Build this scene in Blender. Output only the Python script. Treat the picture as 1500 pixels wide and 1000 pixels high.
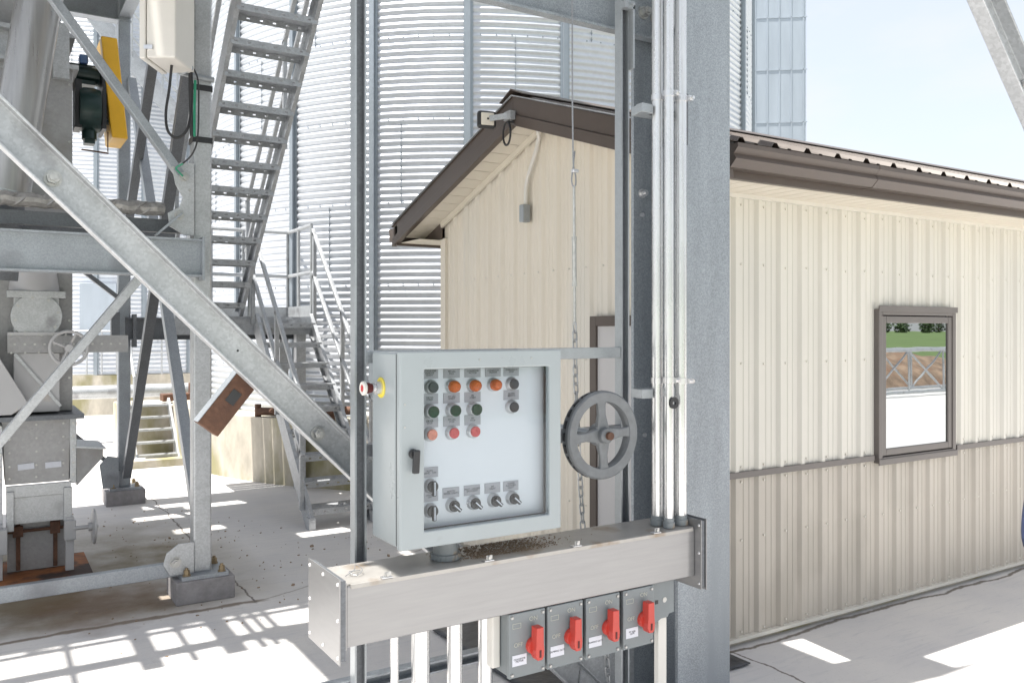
import bpy, bmesh, math, random
from mathutils import Vector, Matrix, noise
random.seed(7)
R = math.radians
for o in list(bpy.data.objects): bpy.data.objects.remove(o)
SC = bpy.context.scene
COL = SC.collection
# ------------------------------------------------------------------ camera
EYE = 1.675; F = 1240.0; HOR = 485.0
FX, FY = 0.5289, 0.8487          # view direction in plan (world X runs along the near wall, Y away from it)
cam = bpy.data.cameras.new('camera'); co = bpy.data.objects.new('camera', cam); COL.objects.link(co)
co.location = (0, 0, EYE); co.rotation_euler = (R(90), 0, -math.atan2(FX, FY))
cam.sensor_width = 36; cam.lens = 36 * F / 1500; cam.shift_y = -(500 - HOR) / 1500
cam.clip_start = 0.05; cam.clip_end = 3000
SC.camera = co
# ------------------------------------------------------------------ light
SUN = Vector((0.9, -0.13, -2.53)).normalized()
w = bpy.data.worlds.new('World'); SC.world = w; w.use_nodes = True
nt = w.node_tree; nt.nodes.clear()
wo = nt.nodes.new('ShaderNodeOutputWorld'); bg = nt.nodes.new('ShaderNodeBackground')
sky = nt.nodes.new('ShaderNodeTexSky'); sky.sky_type = 'NISHITA'; sky.sun_disc = False
sky.sun_elevation = math.asin(-SUN.z); sky.sun_rotation = math.atan2(-SUN.x, -SUN.y)
sky.air_density = 1.0; sky.dust_density = 2.5; sky.altitude = 200
bg.inputs[1].default_value = 0.15
tc = nt.nodes.new('ShaderNodeTexCoord'); mp = nt.nodes.new('ShaderNodeMapping'); mp.inputs['Scale'].default_value = (1, 1, 2.6)
nz = nt.nodes.new('ShaderNodeTexNoise'); nz.inputs['Scale'].default_value = 3.2; nz.inputs['Detail'].default_value = 8; nz.inputs['Roughness'].default_value = .55
rp = nt.nodes.new('ShaderNodeValToRGB'); rp.color_ramp.elements[0].position = .40; rp.color_ramp.elements[1].position = .72; rp.color_ramp.elements[0].color = (.66,.66,.66,1)
mx = nt.nodes.new('ShaderNodeMixRGB'); mx.inputs[2].default_value = (3.0, 3.02, 3.0, 1)
nt.links.new(tc.outputs['Generated'], mp.inputs[0]); nt.links.new(mp.outputs[0], nz.inputs['Vector']); nt.links.new(nz.outputs['Fac'], rp.inputs[0])
nt.links.new(rp.outputs[0], mx.inputs[0]); nt.links.new(sky.outputs[0], mx.inputs[1]); nt.links.new(mx.outputs[0], bg.inputs[0]); nt.links.new(bg.outputs[0], wo.inputs[0])
sl = bpy.data.lights.new('sun', 'SUN'); sl.energy = 4.8; sl.angle = R(0.53); sl.color = (1, .96, .89)
so = bpy.data.objects.new('sun', sl); COL.objects.link(so); so.rotation_euler = SUN.to_track_quat('-Z', 'Y').to_euler()
SC.view_settings.view_transform = 'Standard'; SC.view_settings.look = 'None'; SC.view_settings.exposure = 1.12; SC.view_settings.gamma = 1
SC.render.engine = 'CYCLES'; SC.cycles.max_bounces = 8; SC.cycles.diffuse_bounces = 4; SC.cycles.glossy_bounces = 4; SC.cycles.transparent_max_bounces = 8

# ------------------------------------------------------------------ materials
def mat(name, col, rough=.5, metal=0, var=.12, scale=8, stretch=(1,1,1), bump=0, bscale=60, spangle=0, spscale=60, stain=None, stainscale=2.2, stainlo=.55, rvar=.1, alpha=None):
    m = bpy.data.materials.new(name); m.use_nodes = True; n = m.node_tree.nodes; l = m.node_tree.links
    b = n['Principled BSDF']; b.inputs['Roughness'].default_value = rough; b.inputs['Metallic'].default_value = metal
    t = n.new('ShaderNodeTexCoord'); mp = n.new('ShaderNodeMapping'); mp.inputs['Scale'].default_value = stretch
    l.new(t.outputs['Object'], mp.inputs[0])
    a = n.new('ShaderNodeTexNoise'); a.inputs['Scale'].default_value = scale; a.inputs['Detail'].default_value = 6; a.inputs['Roughness'].default_value = .6
    l.new(mp.outputs[0], a.inputs['Vector'])
    mr = n.new('ShaderNodeMapRange'); mr.inputs[1].default_value = .3; mr.inputs[2].default_value = .7; mr.inputs[3].default_value = 1 - var; mr.inputs[4].default_value = 1 + var
    l.new(a.outputs['Fac'], mr.inputs[0])
    cur = n.new('ShaderNodeVectorMath'); cur.operation = 'SCALE'; cur.inputs[0].default_value = col[:3]; l.new(mr.outputs[0], cur.inputs['Scale']); out = cur.outputs[0]
    if spangle:
        v = n.new('ShaderNodeTexVoronoi'); v.inputs['Scale'].default_value = spscale; l.new(t.outputs['Object'], v.inputs['Vector'])
        sx = n.new('ShaderNodeSeparateXYZ'); l.new(v.outputs['Color'], sx.inputs[0])
        m2 = n.new('ShaderNodeMapRange'); m2.inputs[3].default_value = 1 - spangle; m2.inputs[4].default_value = 1 + spangle; l.new(sx.outputs[0], m2.inputs[0])
        c2 = n.new('ShaderNodeVectorMath'); c2.operation = 'SCALE'; l.new(out, c2.inputs[0]); l.new(m2.outputs[0], c2.inputs['Scale']); out = c2.outputs[0]
    if stain:
        s = n.new('ShaderNodeTexNoise'); s.inputs['Scale'].default_value = stainscale; s.inputs['Detail'].default_value = 8; l.new(mp.outputs[0], s.inputs['Vector'])
        r = n.new('ShaderNodeMapRange'); r.inputs[1].default_value = stainlo; r.inputs[2].default_value = stainlo + .15; l.new(s.outputs['Fac'], r.inputs[0])
        c3 = n.new('ShaderNodeMixRGB'); c3.inputs[2].default_value = (*stain, 1); l.new(r.outputs[0], c3.inputs[0]); l.new(out, c3.inputs[1]); out = c3.outputs[0]
    l.new(out, b.inputs['Base Color'])
    m3 = n.new('ShaderNodeMapRange'); m3.inputs[3].default_value = max(.03, rough - rvar); m3.inputs[4].default_value = min(1, rough + rvar); l.new(a.outputs['Fac'], m3.inputs[0]); l.new(m3.outputs[0], b.inputs['Roughness'])
    if bump:
        q = n.new('ShaderNodeTexNoise'); q.inputs['Scale'].default_value = bscale; q.inputs['Detail'].default_value = 4; l.new(mp.outputs[0], q.inputs['Vector'])
        bp = n.new('ShaderNodeBump'); bp.inputs['Strength'].default_value = bump; bp.inputs['Distance'].default_value = .01; l.new(q.outputs['Fac'], bp.inputs['Height']); l.new(bp.outputs[0], b.inputs['Normal'])
    return m
M = {}
M['galv'] = mat('galvanized_steel', (.32,.345,.375), .42, .45, .10, 5, spangle=.10, spscale=160, bump=.05, stain=(.21,.22,.24), stainscale=3, stainlo=.60)
M['galv_col'] = mat('spangled_galvanized_steel', (.285,.312,.340), .45, .35, .10, 6, stretch=(2,2,.3), spangle=.20, spscale=260, bump=.05, stain=(.235,.26,.285), stainscale=2.2, stainlo=.52)
M['galv_light'] = mat('pale_galvanized_steel', (.44,.455,.47), .40, .45, .10, 7, spangle=.10, spscale=120, stain=(.25,.25,.26), stainscale=5, stainlo=.6)
M['galv_dark'] = mat('dark_galvanized_steel', (.15,.16,.175), .5, .4, .12, 6, spangle=.12, spscale=140)  # darker galvanized grey; also serves the painted slot shade
M['galv_stair'] = mat('stair_galvanized_steel', (.38,.395,.415), .48, .35, .14, 9, spangle=.1, spscale=90)
M['strut'] = mat('zinc_strut_channel', (.36,.385,.405), .38, .55, .06, 30, spangle=.05, spscale=300)
M['duct'] = mat('brushed_stainless_steel', (.285,.285,.29), .30, .65, .06, 14, stretch=(.3,1,4), bump=.02, bscale=120, rvar=.05)
M['duct_top'] = mat('dusty_stainless_steel', (.40,.385,.365), .42, .4, .1, 14, stain=(.24,.17,.11), stainscale=7, stainlo=.55)
M['silo'] = mat('corrugated_galvanized_sheet', (.58,.61,.655), .42, .50, .07, 1.3, stretch=(1,1,.25), spangle=.03, spscale=30, rvar=.06)
M['stiff'] = mat('silo_stiffener_steel', (.33,.37,.41), .42, .5, .06, 6)
M['sheet'] = mat('flat_galvanized_sheet', (.40,.45,.51), .42, .3, .06, 1.2, stretch=(4,4,.6))
M['alu'] = mat('aluminium_conduit', (.66,.665,.67), .27, .75, .09, 20, stretch=(1,1,.15), stain=(.48,.46,.43), stainscale=14, stainlo=.64)
M['connector'] = mat('grey_pvc_fitting', (.20,.22,.23), .5, 0, .12, 30, stain=(.34,.26,.18), stainscale=18, stainlo=.55)
M['cream'] = mat('cream_painted_metal', (.71,.655,.565), .42, 0, .035, 3, stretch=(1,1,.3), stain=(.65,.62,.56), stainscale=1.5, stainlo=.55)
M['cream_front'] = mat('weathered_cream_metal', (.65,.625,.565), .40, 0, .045, 3, stretch=(1,1,.3), stain=(.60,.58,.53), stainscale=1.1, stainlo=.52)
M['wainscot'] = mat('dusty_tan_metal', (.485,.445,.39), .42, 0, .06, 2.2, stretch=(1,1,.5), stain=(.42,.385,.335), stainscale=2.6, stainlo=.50)
M['soffit'] = mat('cream_soffit', (.68,.63,.54), .6, 0, .03, 3)
M['brown'] = mat('brown_painted_metal', (.085,.066,.056), .38, 0, .10, 6)
M['brown_lt'] = mat('taupe_window_frame', (.145,.13,.122), .42, 0, .06, 10)
M['panel'] = mat('grey_enamel', (.325,.362,.378), .30, 0, .03, 8, bump=.03, bscale=200, stain=(.30,.33,.34), stainscale=12, stainlo=.66)
M['inner'] = mat('white_enamel', (.72,.74,.78), .35, 0, .03, 3)
M['plate'] = mat('engraved_grey_plate', (.36,.36,.39), .45, 0, .05, 20)
M['ink'] = mat('dark_ink', (.03,.03,.04), .6, 0, 0)
M['chrome'] = mat('chrome', (.68,.68,.69), .3, .85, .03, 20)
M['amber'] = mat('amber_lens', (.52,.105,.018), .18, 0, .25, 160)
M['green'] = mat('green_lens', (.006,.045,.028), .2, 0, .25, 160)
M['red'] = mat('red_lens', (.50,.045,.05), .3, 0, .2, 120)
M['pink'] = mat('faded_red_lens', (.60,.20,.13), .3, 0, .2, 120)
M['black'] = mat('black_plastic', (.022,.023,.026), .4, 0, .15, 40)
M['blackcap'] = mat('black_button', (.035,.04,.05), .35, 0, .2, 120)
M['yellow'] = mat('yellow_paint', (.72,.40,.02), .4, 0, .08, 5, stain=(.45,.24,.03), stainscale=4, stainlo=.62)
M['yellowring'] = mat('yellow_plastic', (.72,.60,.08), .4, 0, .05, 30)
M['enclosure'] = mat('grey_switch_enclosure', (.19,.212,.222), .42, 0, .05, 20, bump=.04, bscale=250)
M['redh'] = mat('red_handle', (.50,.052,.038), .33, 0, .05, 20)
M['maroon'] = mat('dark_red', (.08,.006,.006), .5, 0, .05, 20)
M['letter'] = mat('pale_print', (.40,.41,.36), .5, 0, .05, 60)
M['sticker'] = mat('white_sticker', (.62,.64,.70), .5, 0, .04, 60)
M['iron'] = mat('grey_painted_iron', (.15,.16,.17), .4, .1, .15, 25, bump=.1, bscale=90)
M['rust'] = mat('rusty_steel', (.125,.062,.038), .75, .1, .4, 18, bump=.2, bscale=90, stain=(.09,.045,.03), stainscale=12, stainlo=.5)
M['rustplate'] = mat('orange_rusted_plate', (.30,.11,.035), .8, 0, .4, 9, bump=.2, stain=(.05,.03,.025), stainscale=5, stainlo=.45)
M['zinc'] = mat('zinc_bolt', (.46,.46,.45), .38, .7, .15, 60)
M['chain'] = mat('chain_steel', (.42,.43,.44), .4, .6, .15, 80)
M['wire'] = mat('wire_rope', (.26,.27,.29), .5, .4, .2, 200)
M['gray_panel'] = mat('grey_machine_sheet', (.32,.32,.325), .45, .35, .12, 4, spangle=.06, spscale=60, stain=(.26,.25,.24), stainscale=3, stainlo=.55)
M['white_chute'] = mat('pale_painted_chute', (.44,.44,.45), .45, .1, .05, 4, stain=(.50,.44,.38), stainscale=7, stainlo=.64)
M['motor'] = mat('dark_green_motor', (.010,.032,.030), .35, .1, .2, 20)
M['box_cream'] = mat('ivory_enclosure', (.68,.66,.62), .4, 0, .03, 6)
M['lag'] = mat('foil_lagging', (.30,.29,.28), .45, .4, .25, 30, bump=.6, bscale=40)
M['rope'] = mat('cable_black', (.02,.02,.022), .5, 0, .1, 50)
M['greenwire'] = mat('green_wire', (.02,.25,.14), .4, 0, .1, 50)
M['wall_conc'] = mat('stained_concrete', (.46,.425,.36), .85, 0, .22, 5, stretch=(1,1,.5), bump=.3, bscale=30, stain=(.27,.25,.14), stainscale=2.2, stainlo=.48)
M['plinth'] = mat('grey_grout_plinth', (.25,.24,.245), .85, 0, .2, 16, bump=.3, bscale=60)
M['mat'] = mat('black_rubber_sheet', (.035,.038,.045), .42, 0, .5, 9, bump=.8, bscale=14)
M['grass'] = mat('grass', (.095,.145,.045), .9, 0, .25, .4)
M['soil'] = mat('dirt', (.22,.155,.11), .95, 0, .5, 3, bump=1, bscale=8, stain=(.20,.12,.08), stainscale=2, stainlo=.5)
M['leaf'] = mat('foliage', (.05,.085,.03), .8, 0, .5, 2)
M['bark'] = mat('bark', (.09,.07,.05), .9, 0, .3, 5)
M['bolt_tan'] = mat('yellow_zinc_bolt', (.30,.23,.14), .5, .5, .2, 60)
M['skin'] = mat('skin', (.45,.26,.19), .5, 0, .06, 10)
M['jacket'] = mat('blue_jacket', (.022,.034,.085), .8, 0, .2, 25, bump=.3, bscale=60)
M['jeans'] = mat('grey_work_trousers', (.16,.17,.20), .85, 0, .2, 40)
M['hair'] = mat('brown_hair', (.05,.03,.02), .7, 0, .3, 60)
M['doorp'] = mat('pale_door', (.50,.49,.49), .45, 0, .03, 4)
M['pipe_steel'] = mat('reflection_streaked_pipe', (.36,.355,.35), .3, .75, .10, 9, stretch=(6,6,.15))  # lengthwise colour streaks paint the pipe's reflections
M['chaffm'] = mat('grain_chaff', (.27,.20,.14), .9, 0, .3, 90)
M['dark'] = mat('dark_interior', (.03,.03,.032), .7, 0, .1, 10)
M['bluemetal'] = mat('blue_machine_paint', (.10,.20,.45), .4, 0, .1, 10)
def glassmat():
    m = bpy.data.materials.new('window_glass'); m.use_nodes = True; n = m.node_tree.nodes; b = n['Principled BSDF']
    b.inputs['Base Color'].default_value = (.44,.465,.475,1); b.inputs['Metallic'].default_value = 1; b.inputs['Roughness'].default_value = .012
    l = m.node_tree.links; t = n.new('ShaderNodeTexCoord'); q = n.new('ShaderNodeTexNoise'); q.inputs['Scale'].default_value = 2.6; q.inputs['Detail'].default_value = 2; l.new(t.outputs['Object'], q.inputs['Vector'])
    bp = n.new('ShaderNodeBump'); bp.inputs['Strength'].default_value = .03; bp.inputs['Distance'].default_value = .01; l.new(q.outputs['Fac'], bp.inputs['Height']); l.new(bp.outputs[0], b.inputs['Normal'])
    return m
M['glass_mirror'] = glassmat()
def clearmat():
    m = bpy.data.materials.new('clear_pane'); m.use_nodes = True; n = m.node_tree.nodes; l = m.node_tree.links; n.clear()
    o = n.new('ShaderNodeOutputMaterial'); t = n.new('ShaderNodeBsdfTransparent'); t.inputs[0].default_value = (.93,.95,.96,1)
    g = n.new('ShaderNodeBsdfGlossy'); g.inputs['Roughness'].default_value = .03
    f = n.new('ShaderNodeFresnel'); f.inputs[0].default_value = 1.5; x = n.new('ShaderNodeMixShader')
    mm = n.new('ShaderNodeMath'); mm.operation = 'MULTIPLY'; mm.inputs[1].default_value = .45; l.new(f.outputs[0], mm.inputs[0])
    l.new(mm.outputs[0], x.inputs[0]); l.new(t.outputs[0], x.inputs[1]); l.new(g.outputs[0], x.inputs[2]); l.new(x.outputs[0], o.inputs[0])
    return m
M['clear'] = clearmat()
def groundmat():
    m = bpy.data.materials.new('poured_concrete'); m.use_nodes = True; n = m.node_tree.nodes; l = m.node_tree.links
    b = n['Principled BSDF']; b.inputs['Roughness'].default_value = .8
    t = n.new('ShaderNodeTexCoord'); sep = n.new('ShaderNodeSeparateXYZ'); l.new(t.outputs['Object'], sep.inputs[0])
    def N(scale, detail=8, rough=.6, vec=None, dist=0):
        a = n.new('ShaderNodeTexNoise'); a.inputs['Scale'].default_value = scale; a.inputs['Detail'].default_value = detail; a.inputs['Roughness'].default_value = rough; a.inputs['Distortion'].default_value = dist
        l.new(vec or t.outputs['Object'], a.inputs['Vector']); return a.outputs['Fac']
    def MR(i, a, b_, c=0, d=1):
        r = n.new('ShaderNodeMapRange'); r.inputs[1].default_value = a; r.inputs[2].default_value = b_; r.inputs[3].default_value = c; r.inputs[4].default_value = d; l.new(i, r.inputs[0]); return r.outputs[0]
    def MA(op, a, b_=None):
        r = n.new('ShaderNodeMath'); r.operation = op
        for i, v in enumerate((a, b_)):
            if v is None: continue
            if isinstance(v, (int, float)): r.inputs[i].default_value = v
            else: l.new(v, r.inputs[i])
        return r.outputs[0]
    def MIX(f, a, c):
        r = n.new('ShaderNodeMixRGB'); l.new(f, r.inputs[0])
        if isinstance(a, tuple): r.inputs[1].default_value = (*a, 1)
        else: l.new(a, r.inputs[1])
        if isinstance(c, tuple): r.inputs[2].default_value = (*c, 1)
        else: l.new(c, r.inputs[2])
        return r.outputs[0]
    base = MIX(MR(N(1.1), .35, .65), (.66,.64,.62), (.57,.56,.565))
    mpn = n.new('ShaderNodeMapping'); mpn.inputs['Scale'].default_value = (1.2, 9, 1); mpn.inputs['Rotation'].default_value = (0,0,.35); l.new(t.outputs['Object'], mpn.inputs[0])
    base = MIX(MR(N(2.5, 9, .7, mpn.outputs[0], .8), .52, .70, 0, .55), base, (.46,.465,.485))
    base = MIX(MR(N(60, 3), .62, .72, 0, .35), base, (.34,.32,.30))
    X, Y = sep.outputs[0], sep.outputs[1]
    # slab under the machinery: brown-green staining
    ins = MA('MULTIPLY', MR(X, 1.75, 1.25), MR(Y, 5.28, 5.5)); ins = MA('MULTIPLY', ins, MR(Y, 8.6, 7.2))
    base = MIX(MA('MULTIPLY', ins, MR(N(1.3, 6), .35, .6, .3, .95)), base, (.19,.16,.105))
    dx = MA('SUBTRACT', X, .62); dy = MA('SUBTRACT', Y, 5.75); d = MA('SQRT', MA('ADD', MA('MULTIPLY', dx, dx), MA('MULTIPLY', dy, MA('MULTIPLY', dy, 1.6))))
    d = MA('ADD', d, MR(N(3, 6), .3, .7, -.25, .25))
    base = MIX(MR(d, .75, .1, 0, .75), base, (.15,.085,.04))
    # joints
    wob = MR(N(2.0, 5), .3, .7, -.035, .035)
    def line(coord, at, wid, dark, lim=None):
        q = MA('ABSOLUTE', MA('SUBTRACT', MA('ADD', coord, wob), at)); f = MR(q, wid * .4, wid, .85, 0)
        if lim is not None: f = MA('MULTIPLY', f, lim)
        return f
    base = MIX(line(Y, 5.30, .035, 0, MR(X, 1.52, 1.44)), base, (.16,.12,.085))
    q = MA('ADD', MA('SUBTRACT', Y, 5.3), MA('MULTIPLY', MA('SUBTRACT', X, 1.45), -.42))
    q = MA('ABSOLUTE', MA('ADD', q, wob)); base = MIX(MA('MULTIPLY', MR(q, .003, .013, .6, 0), MR(X, 1.42, 1.46)), base, (.2,.17,.14))
    base = MIX(line(X, 1.42, .010, 0, MR(Y, 5.25, 5.32)), base, (.12,.10,.09))
    base = MIX(line(X, 3.32, .010, 0, MR(Y, 3.18, 3.14)), base, (.12,.10,.09))
    base = MIX(line(Y, 3.155, .018, 0, MR(X, 3.12, 3.2)), base, (.12,.095,.07))
    far = MR(Y, -9.4, -9.5)
    l.new(base, b.inputs['Base Color'])
    bp = n.new('ShaderNodeBump'); bp.inputs['Strength'].default_value = .25; bp.inputs['Distance'].default_value = .01; l.new(N(35, 6), bp.inputs['Height']); l.new(bp.outputs[0], b.inputs['Normal'])
    return m
M['ground'] = groundmat()

# ------------------------------------------------------------------ helpers
def wloc(o):
    v = Vector((0,0,0))
    while o is not None: v += o.location; o = o.parent
    return v
def E(name, label, cat, loc, group=None):
    o = bpy.data.objects.new(name, None); COL.objects.link(o); o.location = loc; o.empty_display_size = .1
    o['label'] = label; o['category'] = cat
    if group: o['group'] = group
    return o
def tag(o, label, cat, group=None):
    o['label'] = label; o['category'] = cat
    if group: o['group'] = group
    return o
def struct(o): o['kind'] = 'structure'; return o
class B:
    def __init__(s): s.v = []; s.f = []; s.st = []
    def add(s, vs, fs):
        s.st.append((len(s.v), len(s.f))); k = len(s.v); s.v += [tuple(p) for p in vs]; s.f += [tuple(i + k for i in f) for f in fs]; return s
    def box(s, x0, x1, y0, y1, z0, z1):
        return s.add([(x0,y0,z0),(x1,y0,z0),(x1,y1,z0),(x0,y1,z0),(x0,y0,z1),(x1,y0,z1),(x1,y1,z1),(x0,y1,z1)],
                     [(0,3,2,1),(4,5,6,7),(0,1,5,4),(1,2,6,5),(2,3,7,6),(3,0,4,7)])
    def obox(s, c, ax, ay, az, hx, hy, hz):
        c = Vector(c); ax = Vector(ax).normalized()*hx; ay = Vector(ay).normalized()*hy; az = Vector(az).normalized()*hz
        vs = [c + a*ax + b*ay + d*az for d in (-1,1) for a, b in ((-1,-1),(1,-1),(1,1),(-1,1))]
        return s.add(vs, [(0,3,2,1),(4,5,6,7),(0,1,5,4),(1,2,6,5),(2,3,7,6),(3,0,4,7)])
    def prof(s, pts, p0, p1, u, v, closed=True):
        """extrude 2-D profile pts (u,v axes) from p0 to p1"""
        p0 = Vector(p0); p1 = Vector(p1); u = Vector(u).normalized(); v = Vector(v).normalized(); n = len(pts)
        vs = [p0 + a*u + b*v for a, b in pts] + [p1 + a*u + b*v for a, b in pts]
        fs = [(i, (i+1) % n, n + (i+1) % n, n + i) for i in range(n if closed else n-1)]
        if closed: fs += [tuple(range(n))[::-1], tuple(range(n, 2*n))]
        return s.add(vs, fs)
    def bar(s, p0, p1, w, h, up=(0,0,1)):
        p0 = Vector(p0); p1 = Vector(p1); d = (p1-p0).normalized(); u = d.cross(Vector(up)).normalized(); v = u.cross(d).normalized()
        return s.prof([(-w/2,-h/2),(w/2,-h/2),(w/2,h/2),(-w/2,h/2)], p0, p1, u, v)
    def cyl(s, p0, p1, r, n=20, r2=None, cap=True):
        p0 = Vector(p0); p1 = Vector(p1); d = (p1-p0).normalized(); u = d.orthogonal().normalized(); v = d.cross(u); r2 = r if r2 is None else r2
        vs = [p0 + r*(math.cos(6.28318*i/n)*u + math.sin(6.28318*i/n)*v) for i in range(n)] + [p1 + r2*(math.cos(6.28318*i/n)*u + math.sin(6.28318*i/n)*v) for i in range(n)]
        fs = [(i, (i+1) % n, n + (i+1) % n, n + i) for i in range(n)]
        if cap: fs += [tuple(range(n))[::-1], tuple(range(n, 2*n))]
        return s.add(vs, fs)
    def tube(s, pts, r, n=8, closed=False, cap=True):
        pts = [Vector(p) for p in pts]; m = len(pts); vs = []; u = None
        for i, p in enumerate(pts):
            a = pts[(i-1) % m] if (closed or i) else p; b = pts[(i+1) % m] if (closed or i < m-1) else p
            d = (b-a).normalized()
            if u is None: u = d.orthogonal().normalized()
            u = (u - u.dot(d)*d).normalized(); v = d.cross(u)
            vs += [p + r*(math.cos(6.28318*k/n)*u + math.sin(6.28318*k/n)*v) for k in range(n)]
        fs = [(i*n+k, i*n+(k+1) % n, ((i+1) % m)*n+(k+1) % n, ((i+1) % m)*n+k) for i in range(m if closed else m-1) for k in range(n)]
        if cap and not closed: fs += [tuple(range(n))[::-1], tuple(range((m-1)*n, m*n))]
        return s.add(vs, fs)
    def lathe(s, prof, c, axis, n=28):
        """prof: list of (radius, offset along axis)"""
        c = Vector(c); d = Vector(axis).normalized(); u = d.orthogonal().normalized(); v = d.cross(u); vs = []; m = len(prof)
        for r, h in prof: vs += [c + h*d + max(r, 1e-5)*(math.cos(6.28318*k/n)*u + math.sin(6.28318*k/n)*v) for k in range(n)]
        fs = [(i*n+k, i*n+(k+1) % n, (i+1)*n+(k+1) % n, (i+1)*n+k) for i in range(m-1) for k in range(n)]
        return s.add(vs, fs)
    def hexb(s, c, axis, r, h):
        d = Vector(axis).normalized(); return s.cyl(c, Vector(c)+d*h, r, 6)
    def nut(s, c, axis, r, h):
        d = Vector(axis).normalized(); c = Vector(c)
        s.cyl(c, c+d*h*.18, r*1.35, 18); s.cyl(c+d*h*.18, c+d*h, r, 6); s.cyl(c+d*h, c+d*(h*1.35), r*.55, 12); return s
    def each(s, name, m, parent=None, k=1, **kw):
        st = s.st + [(len(s.v), len(s.f))]; out = []
        for i in range(0, len(st)-1, k):
            a, b = st[i], st[min(i+k, len(st)-1)]; q = B(); q.v = s.v[a[0]:b[0]]; q.f = [tuple(x-a[0] for x in f) for f in s.f[a[1]:b[1]]]; out.append(q.build(name, m, parent, **kw))
        return out
    def build(s, name, m, parent=None, bevel=0, smooth=False, solid=0):
        off = wloc(parent) if parent else Vector((0,0,0))
        me = bpy.data.meshes.new(name); me.from_pydata([(p[0]-off.x, p[1]-off.y, p[2]-off.z) for p in s.v], [], s.f)
        bm = bmesh.new(); bm.from_mesh(me); bmesh.ops.recalc_face_normals(bm, faces=bm.faces)
        if smooth:
            for f in bm.faces: f.smooth = True
            for e in bm.edges:
                if len(e.link_faces) == 2 and e.calc_face_angle(0) > .6: e.smooth = False
        bm.to_mesh(me); bm.free()
        me.materials.append(M[m] if isinstance(m, str) else m)
        o = bpy.data.objects.new(name, me); COL.objects.link(o); o.parent = parent
        if solid: q = o.modifiers.new('solid', 'SOLIDIFY'); q.thickness = solid; q.offset = 0
        if bevel: q = o.modifiers.new('bevel', 'BEVEL'); q.width = bevel; q.segments = 2; q.limit_method = 'ANGLE'; q.angle_limit = .7; q.harden_normals = False
        return o
def copy_tree(o, delta=(0,0,0), parent=None):
    c = o.copy(); COL.objects.link(c); c.parent = parent
    if parent is None: c.location = o.location + Vector(delta)
    for ch in list(o.children): copy_tree(ch, parent=c)
    return c
def text(name, body, m, parent, x, y, z, size, depth=.0004, align='CENTER', rot=(R(90),0,0), sx=1):
    cu = bpy.data.curves.new(name, 'FONT'); cu.body = body; cu.size = size; cu.align_x = align; cu.align_y = 'CENTER'; cu.extrude = depth; cu.space_line = .85
    t = bpy.data.objects.new(name, cu); COL.objects.link(t)
    dg = bpy.context.evaluated_depsgraph_get(); me = bpy.data.meshes.new_from_object(t.evaluated_get(dg)); bpy.data.objects.remove(t)
    me.transform(Matrix.Diagonal((sx,1,1,1)))
    me.transform(Matrix.Translation(Vector((x,y,z)) - (wloc(parent) if parent else Vector())) @ __import__('mathutils').Euler(rot).to_matrix().to_4x4())
    me.materials.clear(); me.materials.append(M[m]); o = bpy.data.objects.new(name, me); COL.objects.link(o); o.parent = parent; return o
def CW(depth, lat, z=0):   # camera-relative plan position -> world
    return Vector((FX*depth + FY*lat, FY*depth - FX*lat, z))
def channel(d, b, t):      # C profile: web at v=0 (facing -v), flanges towards +v ; u across
    return [(-d/2,0),(d/2,0),(d/2,b),(d/2-t,b),(d/2-t,t),(-d/2+t,t),(-d/2+t,b),(-d/2,b)]
def ibeam(d, b, tw, tf):   # u width, v depth
    return [(-b/2,-d/2),(b/2,-d/2),(b/2,-d/2+tf),(tw/2,-d/2+tf),(tw/2,d/2-tf),(b/2,d/2-tf),(b/2,d/2),(-b/2,d/2),(-b/2,d/2-tf),(-tw/2,d/2-tf),(-tw/2,-d/2+tf),(-b/2,-d/2+tf)]
def angle(a, t): return [(0,0),(a,0),(a,t),(t,t),(t,a),(0,a)]

# ================================================================== SETTING
g = B(); g.add([(-60,-9.2,0),(90,-9.2,0),(90,90,0),(-60,90,0)], [(0,1,2,3)])
struct(g.build('concrete_ground', 'ground'))
def hz(x, y):
    d = max(0, -y-11); return -.03 + 1.45*(1-math.exp(-(d/60)**1.6)) + .12*noise.noise((x*.05,y*.05,0))*min(1,d/20)
g = B(); xs = [-900,-400,-150,-60,-20,0]+[5*i for i in range(1,41)]+[260,420,900]; ys = [-9.19,-12,-15,-19,-24,-30,-38,-48,-60,-75,-95,-120,-160,-230,-400,-900]
g.add([(x,y,hz(x,y)) for y in ys for x in xs], [(j*len(xs)+i,j*len(xs)+i+1,(j+1)*len(xs)+i+1,(j+1)*len(xs)+i) for j in range(len(ys)-1) for i in range(len(xs)-1)])
struct(g.build('grass_field', 'grass', smooth=True))
g = B(); g.add([(-900,90,-.02),(900,90,-.02),(900,900,-.02),(-900,900,-.02),(-900,-9.2,-.02),(-60,-9.2,-.02),(-60,90,-.02),(-900,90,-.02),(90,-9.2,-.02),(900,-9.2,-.02),(900,90,-.02),(90,90,-.02)], [(0,1,2,3),(4,5,6,7),(8,9,10,11)])
struct(g.build('far_ground', 'grass'))

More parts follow.
